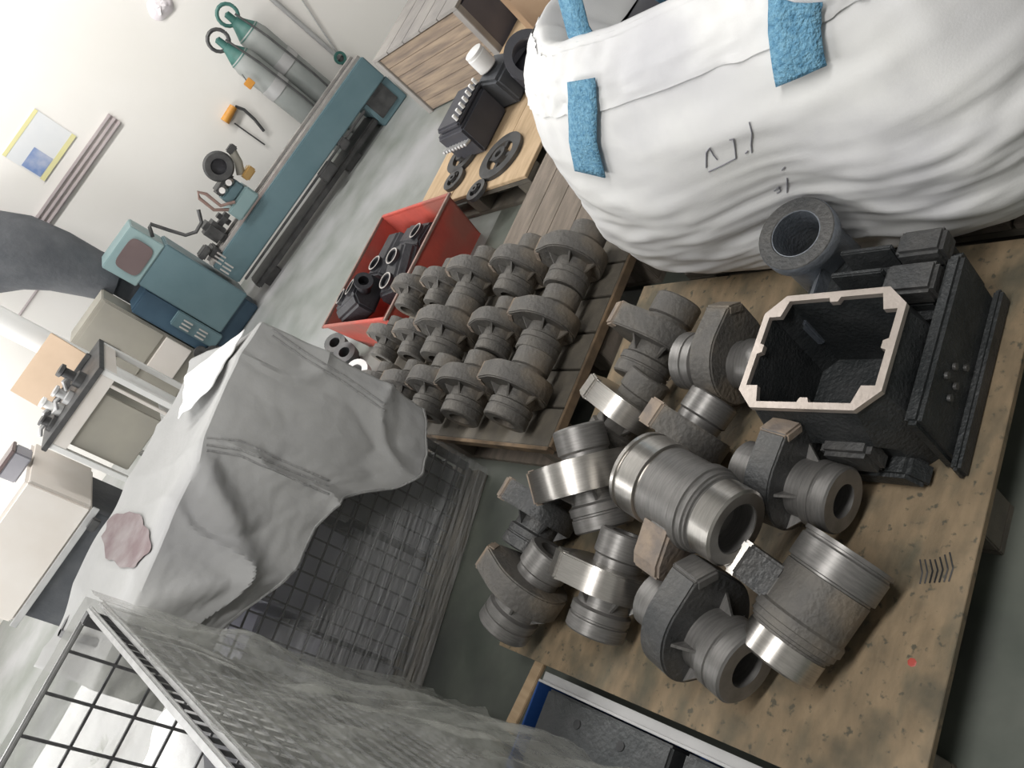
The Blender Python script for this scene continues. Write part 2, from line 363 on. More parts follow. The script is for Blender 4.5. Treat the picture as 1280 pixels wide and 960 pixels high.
A('spool casting with shiny flange standing right of the corner casting', (765, 725), .27, (752, 772), .25, (785, 675), .29, (722, 698), .98, hubm='semi', flm='machined', lugm='machined')
A('large spool casting with dark end bore facing the camera, nearest the plywood edge', (870, 785), .28, (920, 832), .26, (805, 738), .28, (835, 705), 1.06, hubm='semi', flm='castdark', lugm='semi')

def barrel(label, roll_lug, c, z, p1, z1, p2, z2, sc, lugm, lugang, bodym='semi'):
    t = thing('barrel_casting', label, 'casting', group=G)
    MB().lathe([(-.14, .05), (-.14, .073), (-.137, .077), (-.085, .077), (-.083, .082), (-.078, .082), (-.076, .086), (-.064, .086), (-.062, .09), (-.045, .09), (-.04, .085), (.045, .085), (.045, .04), (-.09, .03), (-.09, .05)], 40, closed=True).build('body', bodym, t, smooth=True)
    MB().lathe([(-.141, .052), (-.141, .0735), (-.137, .0785), (-.09, .0785), (-.09, .052)], 40, closed=True).build('turned_end', 'machined', t, smooth=True)
    MB().lathe([(.046, .04), (.046, .083), (.05, .083), (.052, .0895), (.1, .0895), (.104, .086), (.108, .086), (.109, .09), (.117, .09), (.117, .05), (.1, .04)], 40, closed=True).build('collar', 'machined' if sc > .99 else 'semi', t, smooth=True)
    mm = Matrix.Rotation(R(lugang), 4, 'X')
    MB().prism([(.06, -.058), (.14, -.042), (.165, -.026), (.165, .026), (.14, .042), (.06, .058)], -.05, .022, mm).build('lug', 'castdark' if lugm == 'machined' else lugm, t, bevel=.006)
    if lugm == 'machined': MB().box((-.052, .14, -.036), (.024, .169, .036), mm).build('lug_face', 'machined', t, bevel=.006)
    MB().prism([(.05, -.06), (.09, -.05), (.09, .05), (.05, .06)], -.045, .005, mm).build('lug_root', 'semi', t, bevel=.006)
    if lugm == 'machined':      # raised K cast on the lug cheek
        for st in ([(.092, -.012), (.092, .016)], [(.092, .002), (.108, .016)], [(.094, .003), (.110, -.012)]):
            MB().tube([mm @ Vector((-.0505, a_, b_)) for a_, b_ in st], .0018, 5).build('cast_letter', 'machined', t)
    return place(t, c, z, p1, z1, p2, z2, roll_lug, sc)
barrel('large shiny barrel casting lying on top of the pile, dark open end', 0, (853, 620), .41, (918, 660), .385, (790, 583), .425, 1.0, 'lug', -12)
barrel('barrel casting with marked lug, lying alone at the near plywood edge', 0, (1019, 752), .26, (974, 820), .25, (1064, 690), .26, .95, 'machined', 20, 'cast')

# ================================================================== GEARBOX HOUSING
hx = abthing('gearbox_housing', 'black cast gearbox housing with an open milled rectangular rim on the plywood', 'gearbox', .73, .245, PZ)
def octo(x0, x1, y0, y1, c): return [(x0+c, y0), (x1-c, y0), (x1, y0+c), (x1, y1-c), (x1-c, y1), (x0+c, y1), (x0, y1-c), (x0, y0+c)]
HT = .255
out = octo(-.135, .125, -.145, .15, .04); inn = []
def notch(x0, x1, y0, y1, c, d):
    return [(x0+c, y0), (0-.012, y0), (-.008, y0+.01), (.008, y0+.01), (.012, y0), (x1-c, y0), (x1-c, y0+d), (x1, y0+c), (x1, -.012), (x1-.01, -.008), (x1-.01, .008), (x1, .012), (x1, y1-c), (x1-c, y1-d), (x1-c, y1), (.012, y1), (.008, y1-.01), (-.008, y1-.01), (-.012, y1), (x0+c, y1), (x0+c, y1-d), (x0, y1-c), (x0, .012), (x0+.01, .008), (x0+.01, -.008), (x0, -.012), (x0, y0+c), (x0+c, y0+d)]
inn = notch(-.121, .111, -.131, .136, .036, .026)
def ringloop(name, outer, inner, z0, z1, m, parent, bevel=.002):
    """a flat ring between two outlines, built by triangulating with bmesh"""
    bm = bmesh.new(); loops = []
    for poly in (outer, inner):
        vs = [bm.verts.new((x, y, 0)) for x, y in poly]
        loops += [bm.edges.new((vs[i], vs[(i+1) % len(vs)])) for i in range(len(vs))]
    bmesh.ops.triangle_fill(bm, use_beauty=True, edges=loops)
    g = bmesh.ops.extrude_face_region(bm, geom=list(bm.faces))
    for v in [e for e in g['geom'] if isinstance(e, bmesh.types.BMVert)]: v.co.z = z1-z0
    for v in bm.verts: v.co.z += z0
    k = MB(); k.bm.free(); k.bm = bm
    return k.build(name, m, parent, 0)
ringloop('milled_rim', out, inn, HT-.012, HT, 'housing_face', hx)
k = MB(); n = 8
low = octo(-.13, .135, -.165, .175, .05); rings = [(low, .0), (low, .09), (octo(-.15, .15, -.155, .18, .06), .14), (octo(-.13, .12, -.14, .145, .04), HT-.012)]
inr = [(octo(-.121, .111, -.131, .136, .03), HT-.012), (octo(-.118, .108, -.128, .135, .03), .1), (octo(-.11, .11, -.13, .14, .03), .02)]
v = []; f = []
allr = rings+inr
for poly, z in allr: v += [(x, y, z) for x, y in poly]
for i in range(len(allr)-1):
    for q in range(8): f.append((i*8+q, i*8+(q+1) % 8, (i+1)*8+(q+1) % 8, (i+1)*8+q))
f.append(tuple(range(8))); f.append(tuple(range((len(allr)-1)*8, len(allr)*8)))
k.add(v, f).build('body', 'housing', hx)
# bell side towards the bulk bag: plate, round boss, fins
part('side_plate', 'housing', hx, ((-.12, -.185, 0), (.24, -.155, .185)), bevel=.008)
part('side_flange', 'housing', hx, ((-.14, -.203, 0), (.25, -.185, .045)), bevel=.006)
part('rear_case', 'housing', hx, ((.13, -.155, .0), (.30, .16, .15)), bevel=.02)
for (x0, y0, z0) in [(.14, -.05, .15), (.195, -.05, .15), (.25, -.055, .15)]:
    part('fin', 'housing', hx, ((x0, y0, z0), (x0+.012, y0+.11, z0+.06)), bevel=.003)
part('rib_pad', 'castdark', hx, ((.15, -.15, .15), (.22, -.05, .2)), bevel=.008)
part('rib_pad', 'castdark', hx, ((.235, -.15, .15), (.295, -.06, .205)), bevel=.008)
bc = Vector((.28, .135, .265)); bax = Vector((-.22, -.12, 1))
mm = alongX(bc, bax)
MB().lathe([(0, .052), (0, .083), (-.004, .086), (-.03, .086), (-.034, .07), (-.19, .075), (-.19, .05), (-.03, .05)], 36, mm, closed=True).build('boss', 'bluegrey', hx, smooth=True)
MB().lathe([(.0, .054), (.002, .056), (.002, .082), (0, .084)], 36, mm).build('boss_face', 'castdark', hx, smooth=True)
MB().prism([(-.02, 0), (.02, 0), (.02, .05), (-.02, .09)], .10, .25, Matrix.Translation((0, .12, .1))).build('bridge_arm', 'bluegrey', hx, bevel=.004)
part('bracket', 'bluegrey', hx, ((-.17, .05, .10), (-.13, .13, .17)), bevel=.006)
part('bracket', 'castdark', hx, ((-.175, -.09, .07), (-.13, .01, .15)), bevel=.01)
MB().prism([(-.15, 0), (.12, 0), (.10, .05), (-.12, .05)], -.17, -.12, Matrix.Translation((0, 0, .01))).build('foot_rail', 'housing', hx, bevel=.008)
for (x, y, z) in [(.0, -.1862, .10), (.03, -.1862, .12), (.05, -.1862, .08), (.0, -.1862, .14), (-.03, -.1862, .11)]:
    MB().lathe([(0, 0), (0, .007), (.006, .007), (.006, 0)], 10, alongX((x, y, z), (0, -1, 0))).build('bolt', 'castdark', hx, smooth=True)
MB().lathe([(0, 0), (0, .006), (.005, .005), (.006, 0)], 10, alongX((-.06, .06, .02), (0, 0, 1))).build('bolt', 'machined', hx, smooth=True)
MB().lathe([(0, 0), (0, .04), (.11, .04), (.11, 0)], 20, alongX((.0, -.1, .10), (1, 0, 0))).build('inner_tube', 'castdark', hx, smooth=True)

# ================================================================== BULK BAG
BA, BB = 1.72, .49
def half(z):
    pts = [(.13, .53), (.17, .60), (.27, .665), (.42, .695), (.58, .68), (.70, .645), (.79, .605), (.86, .565), (.90, .52), (.915, .49)]
    for (z0, h0), (z1, h1) in zip(pts, pts[1:]):
        if z <= z1: t = (z-z0)/(z1-z0); return h0+(h1-h0)*t
    return pts[-1][1]
def bagp(u, v):
    t = 2*math.pi*u
    z = .13 + .785*v
    h = half(z); ex = 2/3.4
    c, s_ = math.cos(t), math.sin(t)
    x = h*math.copysign(abs(c)**ex, c); y = h*math.copysign(abs(s_)**ex, s_)
    p = AB(BA+x, BB+y, z); nrm = (p-AB(BA, BB, z)).normalized()
    q = Vector((x*2.2, y*2.2, z*13 + .9*math.sin(t*2)))
    low_ = max(0, min(1, (.62-z)/.15))
    d = .011*noise.noise(q)*(1+.6*low_) + .022*noise.noise(Vector((x*3, y*3, z*3.5+4))) + .007*noise.noise(Vector((x*12, y*12, z*30)))*(.4+low_)
    d += .0055*noise.noise(Vector((x*2, y*2, z*48+1.5*math.sin(t*3))))*low_
    if x < 0: d -= .085*math.exp(-((y+.10)/.17)**2)*max(0, 1-abs(z-.38)/.3)
    up = max(0, min(1, (z-.66)/.1)); d += up*.010*noise.noise(Vector((t*9, z*6, 1)))
    p = p + nrm*d; p.z += .018*math.sin(t*3+.6)*v + .012*noise.noise(Vector((t*2.2, 0, 5)))*v
    return p
bag = thing('bulk_bag', 'large white woven bulk bag with grimy lower side, standing right of the housing', 'bag', AB(BA, BB, .13), 0)
k = MB(); NU, NV = 220, 90
k.grid(bagp, NU, NV, True); k.bm.normal_update()
bm_ = k.bm; bm_.verts.ensure_lookup_table()
bvh = BVHTree.FromBMesh(bm_)
bo = k.build('bag_side', 'bag', bag, smooth=True, world=True)
bo.data.materials.append(M['bagdirt'])
def hit(px, py, off=0.0, tree=None):
    r = ray(px, py); loc, nrm, i, d = (tree or bvh).ray_cast(CAMP, r)
    if loc is None: return None
    if nrm.dot(r) > 0: nrm = -nrm
    return loc + nrm*off
# rim roll, folded inner wall and dark fill
def innerp(u, v):
    p = bagp(u, 1); c = AB(BA, BB, .9); q = c-p; q.z = 0; q.normalize()
    return p + q*(.10*v+.03*v*noise.noise(Vector((u*20, v*2, 3)))) + Vector((0, 0, .006*math.sin(math.pi*min(1, v*3))-.16*v*v))
MB().grid(innerp, 160, 12, True).build('inner_fold', 'bag', bag, smooth=True, world=True)
def fillp(u, v):
    t = 2*math.pi*u; r = .02+.45*v
    return AB(BA+r*math.cos(t)*1.05, BB+r*math.sin(t)*1.05, .76+.05*noise.noise(Vector((r*5*math.cos(t), r*5*math.sin(t), 2)))-.03*v)
MB().grid(fillp, 60, 14, True).build('liner', 'blackgrey', bag, smooth=True, world=True)
def hemp(u, v):
    vv = .87+.125*v; p = bagp(u, vv); c = AB(BA, BB, p.z); q = (p-c).normalized()
    return p + q*(.007+.006*noise.noise(Vector((u*150, vv*40, 2)))+.004*noise.noise(Vector((u*420, vv*160, 5)))) + Vector((0, 0, .004*noise.noise(Vector((u*120, vv*30, 8)))))
MB().grid(hemp, 420, 16, True).build('hem_band', 'bag', bag, smooth=True, world=True)
def ribbon(name, left, right, off, m, parent, solid=.004, n=18):
    def samp(poly, t):
        t *= len(poly)-1; i = min(int(t), len(poly)-2); f_ = t-i
        return (poly[i][0]*(1-f_)+poly[i+1][0]*f_, poly[i][1]*(1-f_)+poly[i+1][1]*f_)
    pts = []
    for j in range(n):
        l, r_ = samp(left, j/(n-1)), samp(right, j/(n-1))
        row = [hit(l[0]*(1-q)+r_[0]*q, l[1]*(1-q)+r_[1]*q, off) for q in (0, .25, .5, .75, 1)]
        if all(p is not None for p in row): pts.append(row)
    kk = MB(); v = [p for row in pts for p in row]
    f = [(j*5+i, j*5+i+1, (j+1)*5+i+1, (j+1)*5+i) for j in range(len(pts)-1) for i in range(4)]
    return kk.add(v, f).build(name, m, parent, smooth=True, world=True, solid=solid)
ribbon('strap', [(717, 102), (719, 140), (719, 175), (725, 208)], [(750, 97), (752, 135), (751, 175), (762, 216)], .017, 'strap', bag)
ribbon('strap', [(966, 0), (966, 30), (970, 70), (975, 102)], [(1028, 0), (1030, 25), (1032, 60), (1036, 76)], .017, 'strap', bag)
def loop(pts, wd, name='strap_loop'):
    pts = [Vector(p) for p in pts]; kk = MB(); v = []; 
    for i, p in enumerate(pts): v += [p+E2*0+EN*wd/2, p-EN*wd/2]
    f = [(2*i, 2*i+1, 2*i+3, 2*i+2) for i in range(len(pts)-1)]
    kk.add(v, f).build(name, 'strap', bag, smooth=True, world=True, solid=.006)
loop([AB(1.235, .72, .80), AB(1.255, .715, .93), AB(1.30, .70, 1.01), AB(1.37, .68, 1.045), AB(1.43, .67, 1.0), AB(1.46, .66, .86)], .065)
loop([AB(1.42, .60, .78), AB(1.40, .62, .90), AB(1.42, .66, .98), AB(1.48, .70, 1.02), AB(1.56, .72, .98), AB(1.6, .73, .8)], .05)
loop([AB(1.40, .42, .76), AB(1.38, .46, .86), AB(1.40, .50, .93), AB(1.46, .54, .95), AB(1.52, .56, .8)], .05)
def ink(strokes):
    for st in strokes:
        pts = []
        for i in range(len(st)-1):
            for q in range(4): pts.append((st[i][0]+(st[i+1][0]-st[i][0])*q/4, st[i][1]+(st[i+1][1]-st[i][1])*q/4))
        pts.append(st[-1]); h = [hit(*p, .002) for p in pts]; h = [p for p in h if p]
        if len(h) > 1: MB().tube(h, .0014, 5).build('marker_stroke', 'ink', bag, world=True)
ink([[(883, 209), (883, 190), (887, 184), (892, 193), (897, 199)], [(886, 214), (903, 206), (920, 197)], [(912, 174), (917, 173), (919, 185), (920, 197)], [(937, 152), (940, 165), (939, 180), (940, 190)], [(932, 191), (935, 188)],
     [(968, 238), (973, 233), (976, 238), (971, 241)], [(978, 212), (981, 208)], [(984, 222), (984, 240)]])

# ================================================================== CLOTH-COVERED CAGE
c1 = abthing('wire_cage', 'wire mesh cage under a grey tarpaulin, wrapped in stretch film', 'cage', .54, 1.64, 0, extra=0)
d1 = Vector((-.8556, -.5177, 0)); n1 = Vector((.5177, -.8556, 0)); P0 = AB(.54, 1.64)-n1*.03+d1*.025
c1.location = P0; c1.rotation_euler = (0, 0, math.atan2(d1.y, d1.x)+math.pi)   # local -x runs along the front, +y to the rear
CL, CDp, CT = .90, .50, .925
mf = Matrix.Translation(P0) @ Matrix.Rotation(math.atan2(d1.y, d1.x)+math.pi, 4, 'Z')
def F(s, d, z): return mf @ Vector((-s, d, z))          # s along the front from the right corner, d to the rear
part('base', 'dirtywood', c1, ((-CL, 0, 0), (0, CDp, .05)), bevel=.004)
part('base', 'dirtywood', c1, ((-CL, .03, .05), (0, CDp-.03, .09)), bevel=.004)
for s in (0.012, CL-.012):
    for d in (.012, CDp-.012): part('post', 'wire', c1, ((-s-.012, d-.012, .09), (-s+.012, d+.012, CT)), bevel=.002)
part('rail', 'wire', c1, ((-CL, 0, CT-.024), (0, .02, CT)), ((-CL, CDp-.02, CT-.024), (0, CDp, CT)), ((-.02, 0, CT-.024), (0, CDp, CT)), ((-CL, 0, CT-.024), (-CL+.02, CDp, CT)), bevel=.002)
wv = part('wire', 'wire', c1, ((-.0025, -.0025, .09), (.0025, .0025, CT-.024)), bevel=0)
wh = part('wire', 'wire', c1, ((-CL, -.0025, -.0025), (0, .0025, .0025)), bevel=0)
wd_ = part('wire', 'wire', c1, ((-.0025, 0, -.0025), (.0025, CDp, .0025)), bevel=0)
def cp_(o, loc, par=None):
    p = o.copy(); COL.objects.link(p); p.parent = par or o.parent; p.location = loc; return p
wv.location = (-.05, .003, 0)
for i in range(2, 18): cp_(wv, (-.05*i-.002, .003, 0))
wh.location = (0, -.002, .14)
for i in range(1, 16): cp_(wh, (0, -.002, .14+.05*i))
wd_.location = (-.003, 0, .14)
for i in range(1, 16): cp_(wd_, (-.003, 0, .14+.05*i))
for i in range(1, 9): cp_(wv, (-.003, .05*i, 0))
for i, (s0, s1, d0, d1_, z0, z1, mm_) in enumerate([(.03, .34, .04, .44, .092, .42, 'boxgrey'), (.36, .68, .05, .44, .092, .40, 'boxgrey'), (.70, .87, .04, .44, .092, .36, 'boxgrey'), (.05, .36, .05, .42, .422, .70, 'boxgrey'), (.40, .66, .04, .42, .402, .66, 'boxlav'), (.69, .87, .05, .42, .362, .58, 'boxlav'), (.1, .5, .06, .4, .702, .86, 'boxgrey'), (.55, .86, .06, .4, .662, .85, 'boxlav')]):
    lab = ['dark grey carton at the bottom right inside the wrapped cage', 'dark grey carton at the bottom middle inside the wrapped cage', 'dark grey carton at the bottom left inside the wrapped cage', 'dark grey carton on the second tier right inside the wrapped cage', 'lavender carton in the middle tier inside the wrapped cage', 'lavender carton at the left of the middle tier inside the wrapped cage', 'grey carton on the top tier under the tarpaulin', 'lavender carton on the top tier under the tarpaulin'][i]
    t = thing('carton', lab, 'box', mf @ Vector((-(s0+s1)/2, (d0+d1_)/2, z0)), mf.to_euler().z, 'cartons inside the wrapped cage')
    hs, hd, hz = (s1-s0)/2, (d1_-d0)/2, z1-z0
    part('carton_body', mm_, t, ((-hs, -hd, 0), (hs, hd, hz)), bevel=.006)
    part('tape', 'film2', t, ((-hs-.001, -.03, hz-.002), (hs+.001, .03, hz+.0015)), bevel=0)
# stretch film round the front and right end
def filmp(u, v):
    L_ = CL+CDp; x = u*L_; z = .02+.84*v
    wv_ = .005*noise.noise(Vector((x*1.6, z*34+x*3, 0)))+.004*noise.noise(Vector((x*4, z*9, 7)))+.003*noise.noise(Vector((x*5, z*80-x*4, 1)))
    o_ = .014+wv_+.006*(1-v)**6
    if x < CL-.03: return F(CL-x, -o_, z)
    if x > CL+.03: return F(-o_, x-CL, z)
    t = (x-CL+.03)/.06*math.pi/2; return F(-o_*math.sin(t), -o_*math.cos(t)+.0, z)
fo = MB().grid(filmp, 150, 110).build('stretch_film', 'film', None, smooth=True)
tag(fo, 'clear wrinkled stretch film wound round the wire cage front', 'plastic film')
# tarpaulin
hemk = [(-.02, .40), (.03, .37), (.10, .335), (.17, .34), (.24, .40), (.30, .50), (.345, .56), (.45, .60), (.58, .625), (.70, .69), (.85, .78), (1.05, .80)]
def hem(s):
    for (s0, h0), (s1, h1) in zip(hemk, hemk[1:]):
        if s <= s1: t = (s-s0)/(s1-s0); return h0+(h1-h0)*t
    return hemk[-1][1]
def clothp(u, v):
    s = -.03 + u*(CL+.12)
    h = hem(s)
    ridge = .955 + .03*math.sin(s*7+.5)*.5 - .10*max(0, s-.55)**1.2
    # v: 0 rear hem, .22 rear top, .5 ridge, 1 front hem
    sag = .02*noise.noise(Vector((s*4, v*5, 2)))
    if v < .2: t = v/.2; d, z = CDp+.05-.03*t, .70+t*(.935-.70)
    elif v < .45: t = (v-.2)/.25; d, z = CDp+.02-(CDp+.02+.03)*t, .935+(ridge-.935)*t-.025*math.sin(math.pi*t)
    else:
        t = (v-.45)/.55; d, z = -.03-.022*math.sin(t*math.pi)-.075*t, ridge+(h-ridge)*t
    fold = .02*noise.noise(Vector((s*5.5, v*1.6+s*1.5, 9)))+.009*noise.noise(Vector((s*9+v*4, v*3, 4)))+.002*noise.noise(Vector((s*30, v*25, 1)))
    fr = max(0, min(1, (v-.4)/.1))
    rg = 1-abs(noise.noise(Vector((s*3.1+v*1.4, v*2.2-s*1.2, 12)))); fold += .022*rg**9; z += .012*rg**9*(1-fr)
    d -= abs(fold)*fr*1.3; z += sag*(1-fr)
    # long diagonal fold hanging from the ridge
    q = abs((s-.42)-(v-.45)*.55); d -= .05*math.exp(-(q/.05)**2)*fr*max(0, 1-(v-.45)/.6)
    q = abs((s-.80)+(v-.45)*.35); d -= .04*math.exp(-(q/.06)**2)*fr
    if s < 0: d += -s*.2; 
    return F(s, d, z)
tarp = thing('tarpaulin', 'crumpled grey tarpaulin draped over the wrapped wire cage', 'tarpaulin', F(.5, .2, .9), 0)
k = MB(); k.grid(clothp, 130, 120); k.bm.normal_update(); tvh = BVHTree.FromBMesh(k.bm)
k.build('cloth', 'cloth', tarp, smooth=True, world=True, solid=.004)
def line(pts, r, m, par, tree, name, off=.003, n=6):
    out_ = []
    for i in range(len(pts)-1):
        for q in range(n): out_.append((pts[i][0]+(pts[i+1][0]-pts[i][0])*q/n, pts[i][1]+(pts[i+1][1]-pts[i][1])*q/n))
    out_.append(pts[-1]); h = [hit(*p, off, tree) for p in out_]; h = [p for p in h if p]
    if len(h) > 2: return MB().tube(h, r, 6).build(name, m, par, smooth=True, world=True)
for dy in (0, 9, 17): line([(258, 548+dy*.9), (300, 552+dy), (350, 575+dy), (410, 600+dy)], .0035, 'seam', tarp, tvh, 'seam')
for dy in (0, 8): line([(340, 412+dy), (380, 440+dy), (430, 470+dy), (480, 505+dy)], .0035, 'seam', tarp, tvh, 'seam')
MB().tube([clothp(i/120, 1) for i in range(121)], .005, 6).build('hem_cord', 'seam', tarp, smooth=True, world=True)
# dried red stain patch, and the white sheet folded under the tarpaulin corner
def patch(poly_c, rx, ry, m, name, par, tree, off):
    kk = MB(); v = []; f = []; n = 48
    rings_ = 6
    ok = True
    for r_ in range(rings_+1):
        for q in range(n):
            a = 2*math.pi*q/n; rr = r_/rings_*(1+.22*noise.noise(Vector((math.cos(a)*2, math.sin(a)*2, 3)))+.08*noise.noise(Vector((math.cos(a)*4, math.sin(a)*4, 1))))
            h = hit(poly_c[0]+rx*rr*math.cos(a), poly_c[1]+ry*rr*math.sin(a), off, tree)
            v.append(h if h is not None else v[-1])
    for r_ in range(rings_):
        for q in range(n): f.append((r_*n+q, r_*n+(q+1) % n, (r_+1)*n+(q+1) % n, (r_+1)*n+q))
    return kk.add(v, f).build(name, m, par, smooth=True, world=True)
patch((160, 676), 30, 34, 'stain', 'stain', tarp, tvh, .006)
def sheetp(u, v):
    s = -.02+.20*u+.06*v; d = .06+.42*v*(1-.45*u)
    return F(s, d, .965+.012*noise.noise(Vector((u*4, v*4, 8)))+.01*u-.02*v)
tag(MB().grid(sheetp, 20, 20).build('plastic_sheet', 'whitesheet', None, smooth=True, solid=.003), 'white plastic sheet lying on the tarpaulin corner', 'plastic sheet')

# ================================================================== FRONT CAGE
c2 = abthing('wire_cage', 'open wire mesh cage in the near left corner with loose film', 'cage', -.28, .05, 0)
A2, B2, T2 = .80, 1.28, 1.07
for (x, y) in [(-.015, .015), (-.015, B2-.015), (-A2+.015, B2-.015), (-A2+.015, .015)]: part('post', 'wire', c2, ((x-.015, y-.015, 0), (x+.015, y+.015, T2)), bevel=.003)
part('rail', 'rail', c2, ((-.008, 0, T2-.012), (.008, B2, T2)), bevel=.004)
part('rail', 'rail', c2, ((.012, 0, T2-.03), (.026, B2, T2-.016)), bevel=.004)
part('rail', 'rail', c2, ((-A2, B2-.008, T2-.012), (0, B2+.006, T2)), bevel=.004)
part('rail', 'wire', c2, ((-A2-.008, 0, T2-.012), (-A2+.006, B2, T2)), bevel=.004)
v1 = part('wire', 'wire', c2, ((-.003, -.003, .05), (.003, .003, T2-.012)), bevel=0)
h1 = part('wire', 'wire', c2, ((-A2, -.003, -.003), (0, .003, .003)), bevel=0)
g1 = part('wire', 'wire', c2, ((-.003, 0, -.003), (.003, B2, .003)), bevel=0)
v1.location = (-.09, B2-.004, 0)
for i in range(2, 9): cp_(v1, (-.09*i, B2-.004, 0))
h1.location = (0, B2+.002, .1)
for i in range(1, 10): cp_(h1, (0, B2+.002, .1+.095*i))
g1.location = (.004, 0, .07)
for i in range(1, 20): cp_(g1, (.004, 0, .07+.049*i))
for i in range(1, 26): cp_(v1, (0, .05*i, 0))
for i in range(1, 15): cp_(v1, (-A2, .09*i, 0))
for i in range(0, 10): cp_(g1, (-A2, 0, .1+.095*i))
part('base', 'dirtywood', c2, ((-A2, 0, .0), (0, B2, .05)), bevel=.004)
# loose film hanging over the right wall
def film2p(u, v):
    b = .06+1.30*u; z = T2+.012-v*.99
    o_ = .035 + .115*v**1.4*(.55+.45*math.sin(min(1, u*1.1)*math.pi)) + .045*noise.noise(Vector((u*5, v*3, 3)))*min(1, v*4) + .02*noise.noise(Vector((u*16, v*5, 6)))*min(1, v*4)+.008*noise.noise(Vector((u*40, v*12, 6)))
    z += .02*noise.noise(Vector((u*8, 1, 2)))*(1-v)
    return AB(-.28+max(o_, .033), b, max(z, .012))
tag(MB().grid(film2p, 110, 90).build('loose_film', 'film2', None, smooth=True), 'loose crinkled clear film hanging over the side of the near cage', 'plastic film')
def film3p(u, v):
    a = -.26-.8*u; z = T2+.01-.30*v*(1+.4*noise.noise(Vector((u*6, 0, 3))))
    return AB(a, 1.345+.005+.01*v+.02*noise.noise(Vector((u*7, v*4, 5))), z)
tag(MB().grid(film3p, 60, 30).build('film_scrap', 'film2', None, smooth=True), 'torn strip of clear film along the far edge of the near cage', 'plastic film')
pc = abthing('bright_filler_stack', 'low wide white stack added as a bright backing beyond the near cage', 'added backing', -1.35, 2.25, 0)  # added white mass, shaped to catch window light behind the mesh
def fillerp(u, v):
    t = 2*math.pi*u; ex = 2/7
    x = .78*math.copysign(abs(math.cos(t))**ex, math.cos(t)); y = .72*math.copysign(abs(math.sin(t))**ex, math.sin(t))
    sc = 1 if v < .5 else 1-((v-.5)/.5)*.985
    z = .50*min(v, .5)/.5+(.04*math.sin((max(v, .5)-.5)/.5*math.pi/2))
    return (x*sc, y*sc, z+.02*noise.noise(Vector((x*sc*4, y*sc*4, z*4)))*(v > .05))
MB().grid(fillerp, 110, 60, True).build('filler_surface', 'whitesheet', pc, smooth=True)
part('tape', 'film2', pc, ((-.6, -.03, .558), (.6, .03, .5595)), bevel=0)

# ================================================================== BLUE BIN OF PLATES
bb = abthing('steel_bin', 'low blue steel bin holding dark plates beside the plywood', 'bin', -.25, .0, 0)
BW, BL_, BH = .215, .93, .13
part('bottom', 'binblue', bb, ((0, 0, 0), (BW, BL_, .008)), bevel=0)
part('wall', 'binblue', bb, ((0, 0, .008), (.006, BL_, BH)), ((0.006, BL_-.006, .008), (BW-.006, BL_, BH)), ((.006, 0, .008), (BW-.006, .006, BH)), bevel=.001)
part('worn_wall', 'lightgrey', bb, ((BW-.006, 0, .008), (BW, BL_, BH)), ((BW, 0, BH-.02), (BW+.022, BL_, BH-.012)), bevel=.001)
for i, (b0, b1, z0, z1, lab) in enumerate([(.50, .90, .009, .118, 'dark steel plate with bolt holes at the far end of the blue bin'), (.03, .47, .009, .115, 'dark steel plate at the near end of the blue bin')]):
    t = abthing('steel_plate', lab, 'plate', -.25+BW/2, (b0+b1)/2, z0, 'plates in the blue bin')
    hl = (b1-b0)/2
    part('plate', 'plate', t, ((-.092, -hl, 0), (.097, hl, z1-z0)), bevel=.006)
    for q in range(5):
        MB().lathe([(0, 0), (0, .011), (.002, .011), (.002, 0)], 12, alongX((-.05+.1*(q % 2), -hl+.06+q*.07, z1-z0), (0, 0, 1))).build('bolt_hole', 'bore', t)
tag(part('wood_strip', 'tanwood', None, ((-.02, 0, 0), (.02, .28, .012)), bevel=.002), 'narrow orange-tan wood strip on the floor by the blue bin', 'wood strip')
ws = bpy.data.objects['wood_strip']; ws.location = W(637, 915, 0); ws.rotation_euler = (0, 0, math.atan2(*(W(672, 842, 0)-W(637, 915, 0)).yx)-math.pi/2)

# ================================================================== RED BIN
rb = abthing('steel_bin', 'red steel bin full of black castings beyond the rear pallet', 'bin', 1.06, 2.50, 0)
RW, RL, RH = .67, .63, .245
part('bottom', 'red', rb, ((.03, .03, 0), (RW-.03, RL-.03, .01)), bevel=0)
def slab(p0, p1, q0, q1, th):   # sloping wall between bottom edge p and top edge q
    pass
def wallp(name, b0, b1, t0, t1, nrm):
    v = [Vector(b0), Vector(b1), Vector(t1), Vector(t0)]; nv = Vector(nrm)*.008
    MB().add(v+[p+nv for p in v], [(0,1,2,3),(7,6,5,4),(0,4,5,1),(1,5,6,2),(2,6,7,3),(3,7,4,0)]).build(name, 'red', rb)
wallp('front_wall', (.03, .03, .01), (RW-.03, .03, .01), (0, 0, RH), (RW, 0, RH), (0, 1, 0))
wallp('rear_wall', (.03, RL-.03, .01), (RW-.03, RL-.03, .01), (0, RL, RH), (RW, RL, RH), (0, -1, 0))
wallp('side_wall', (.03, .03, .01), (.03, RL-.03, .01), (0, 0, RH), (0, RL, RH), (1, 0, 0))
wallp('side_wall', (RW-.03, .03, .01), (RW-.03, RL-.03, .01), (RW, 0, RH), (RW, RL, RH), (-1, 0, 0))
for lo, hi in [((-.012, -.012, RH), (RW+.012, .006, RH+.012)), ((-.012, RL-.006, RH), (RW+.012, RL+.012, RH+.012))]: part('rim', 'rust', rb, (lo, hi), bevel=.002)
for lo, hi in [((-.012, .006, RH), (.006, RL-.006, RH+.012)), ((RW-.006, .006, RH), (RW+.012, RL-.006, RH+.012))]: part('rim', 'red', rb, (lo, hi), bevel=.002)
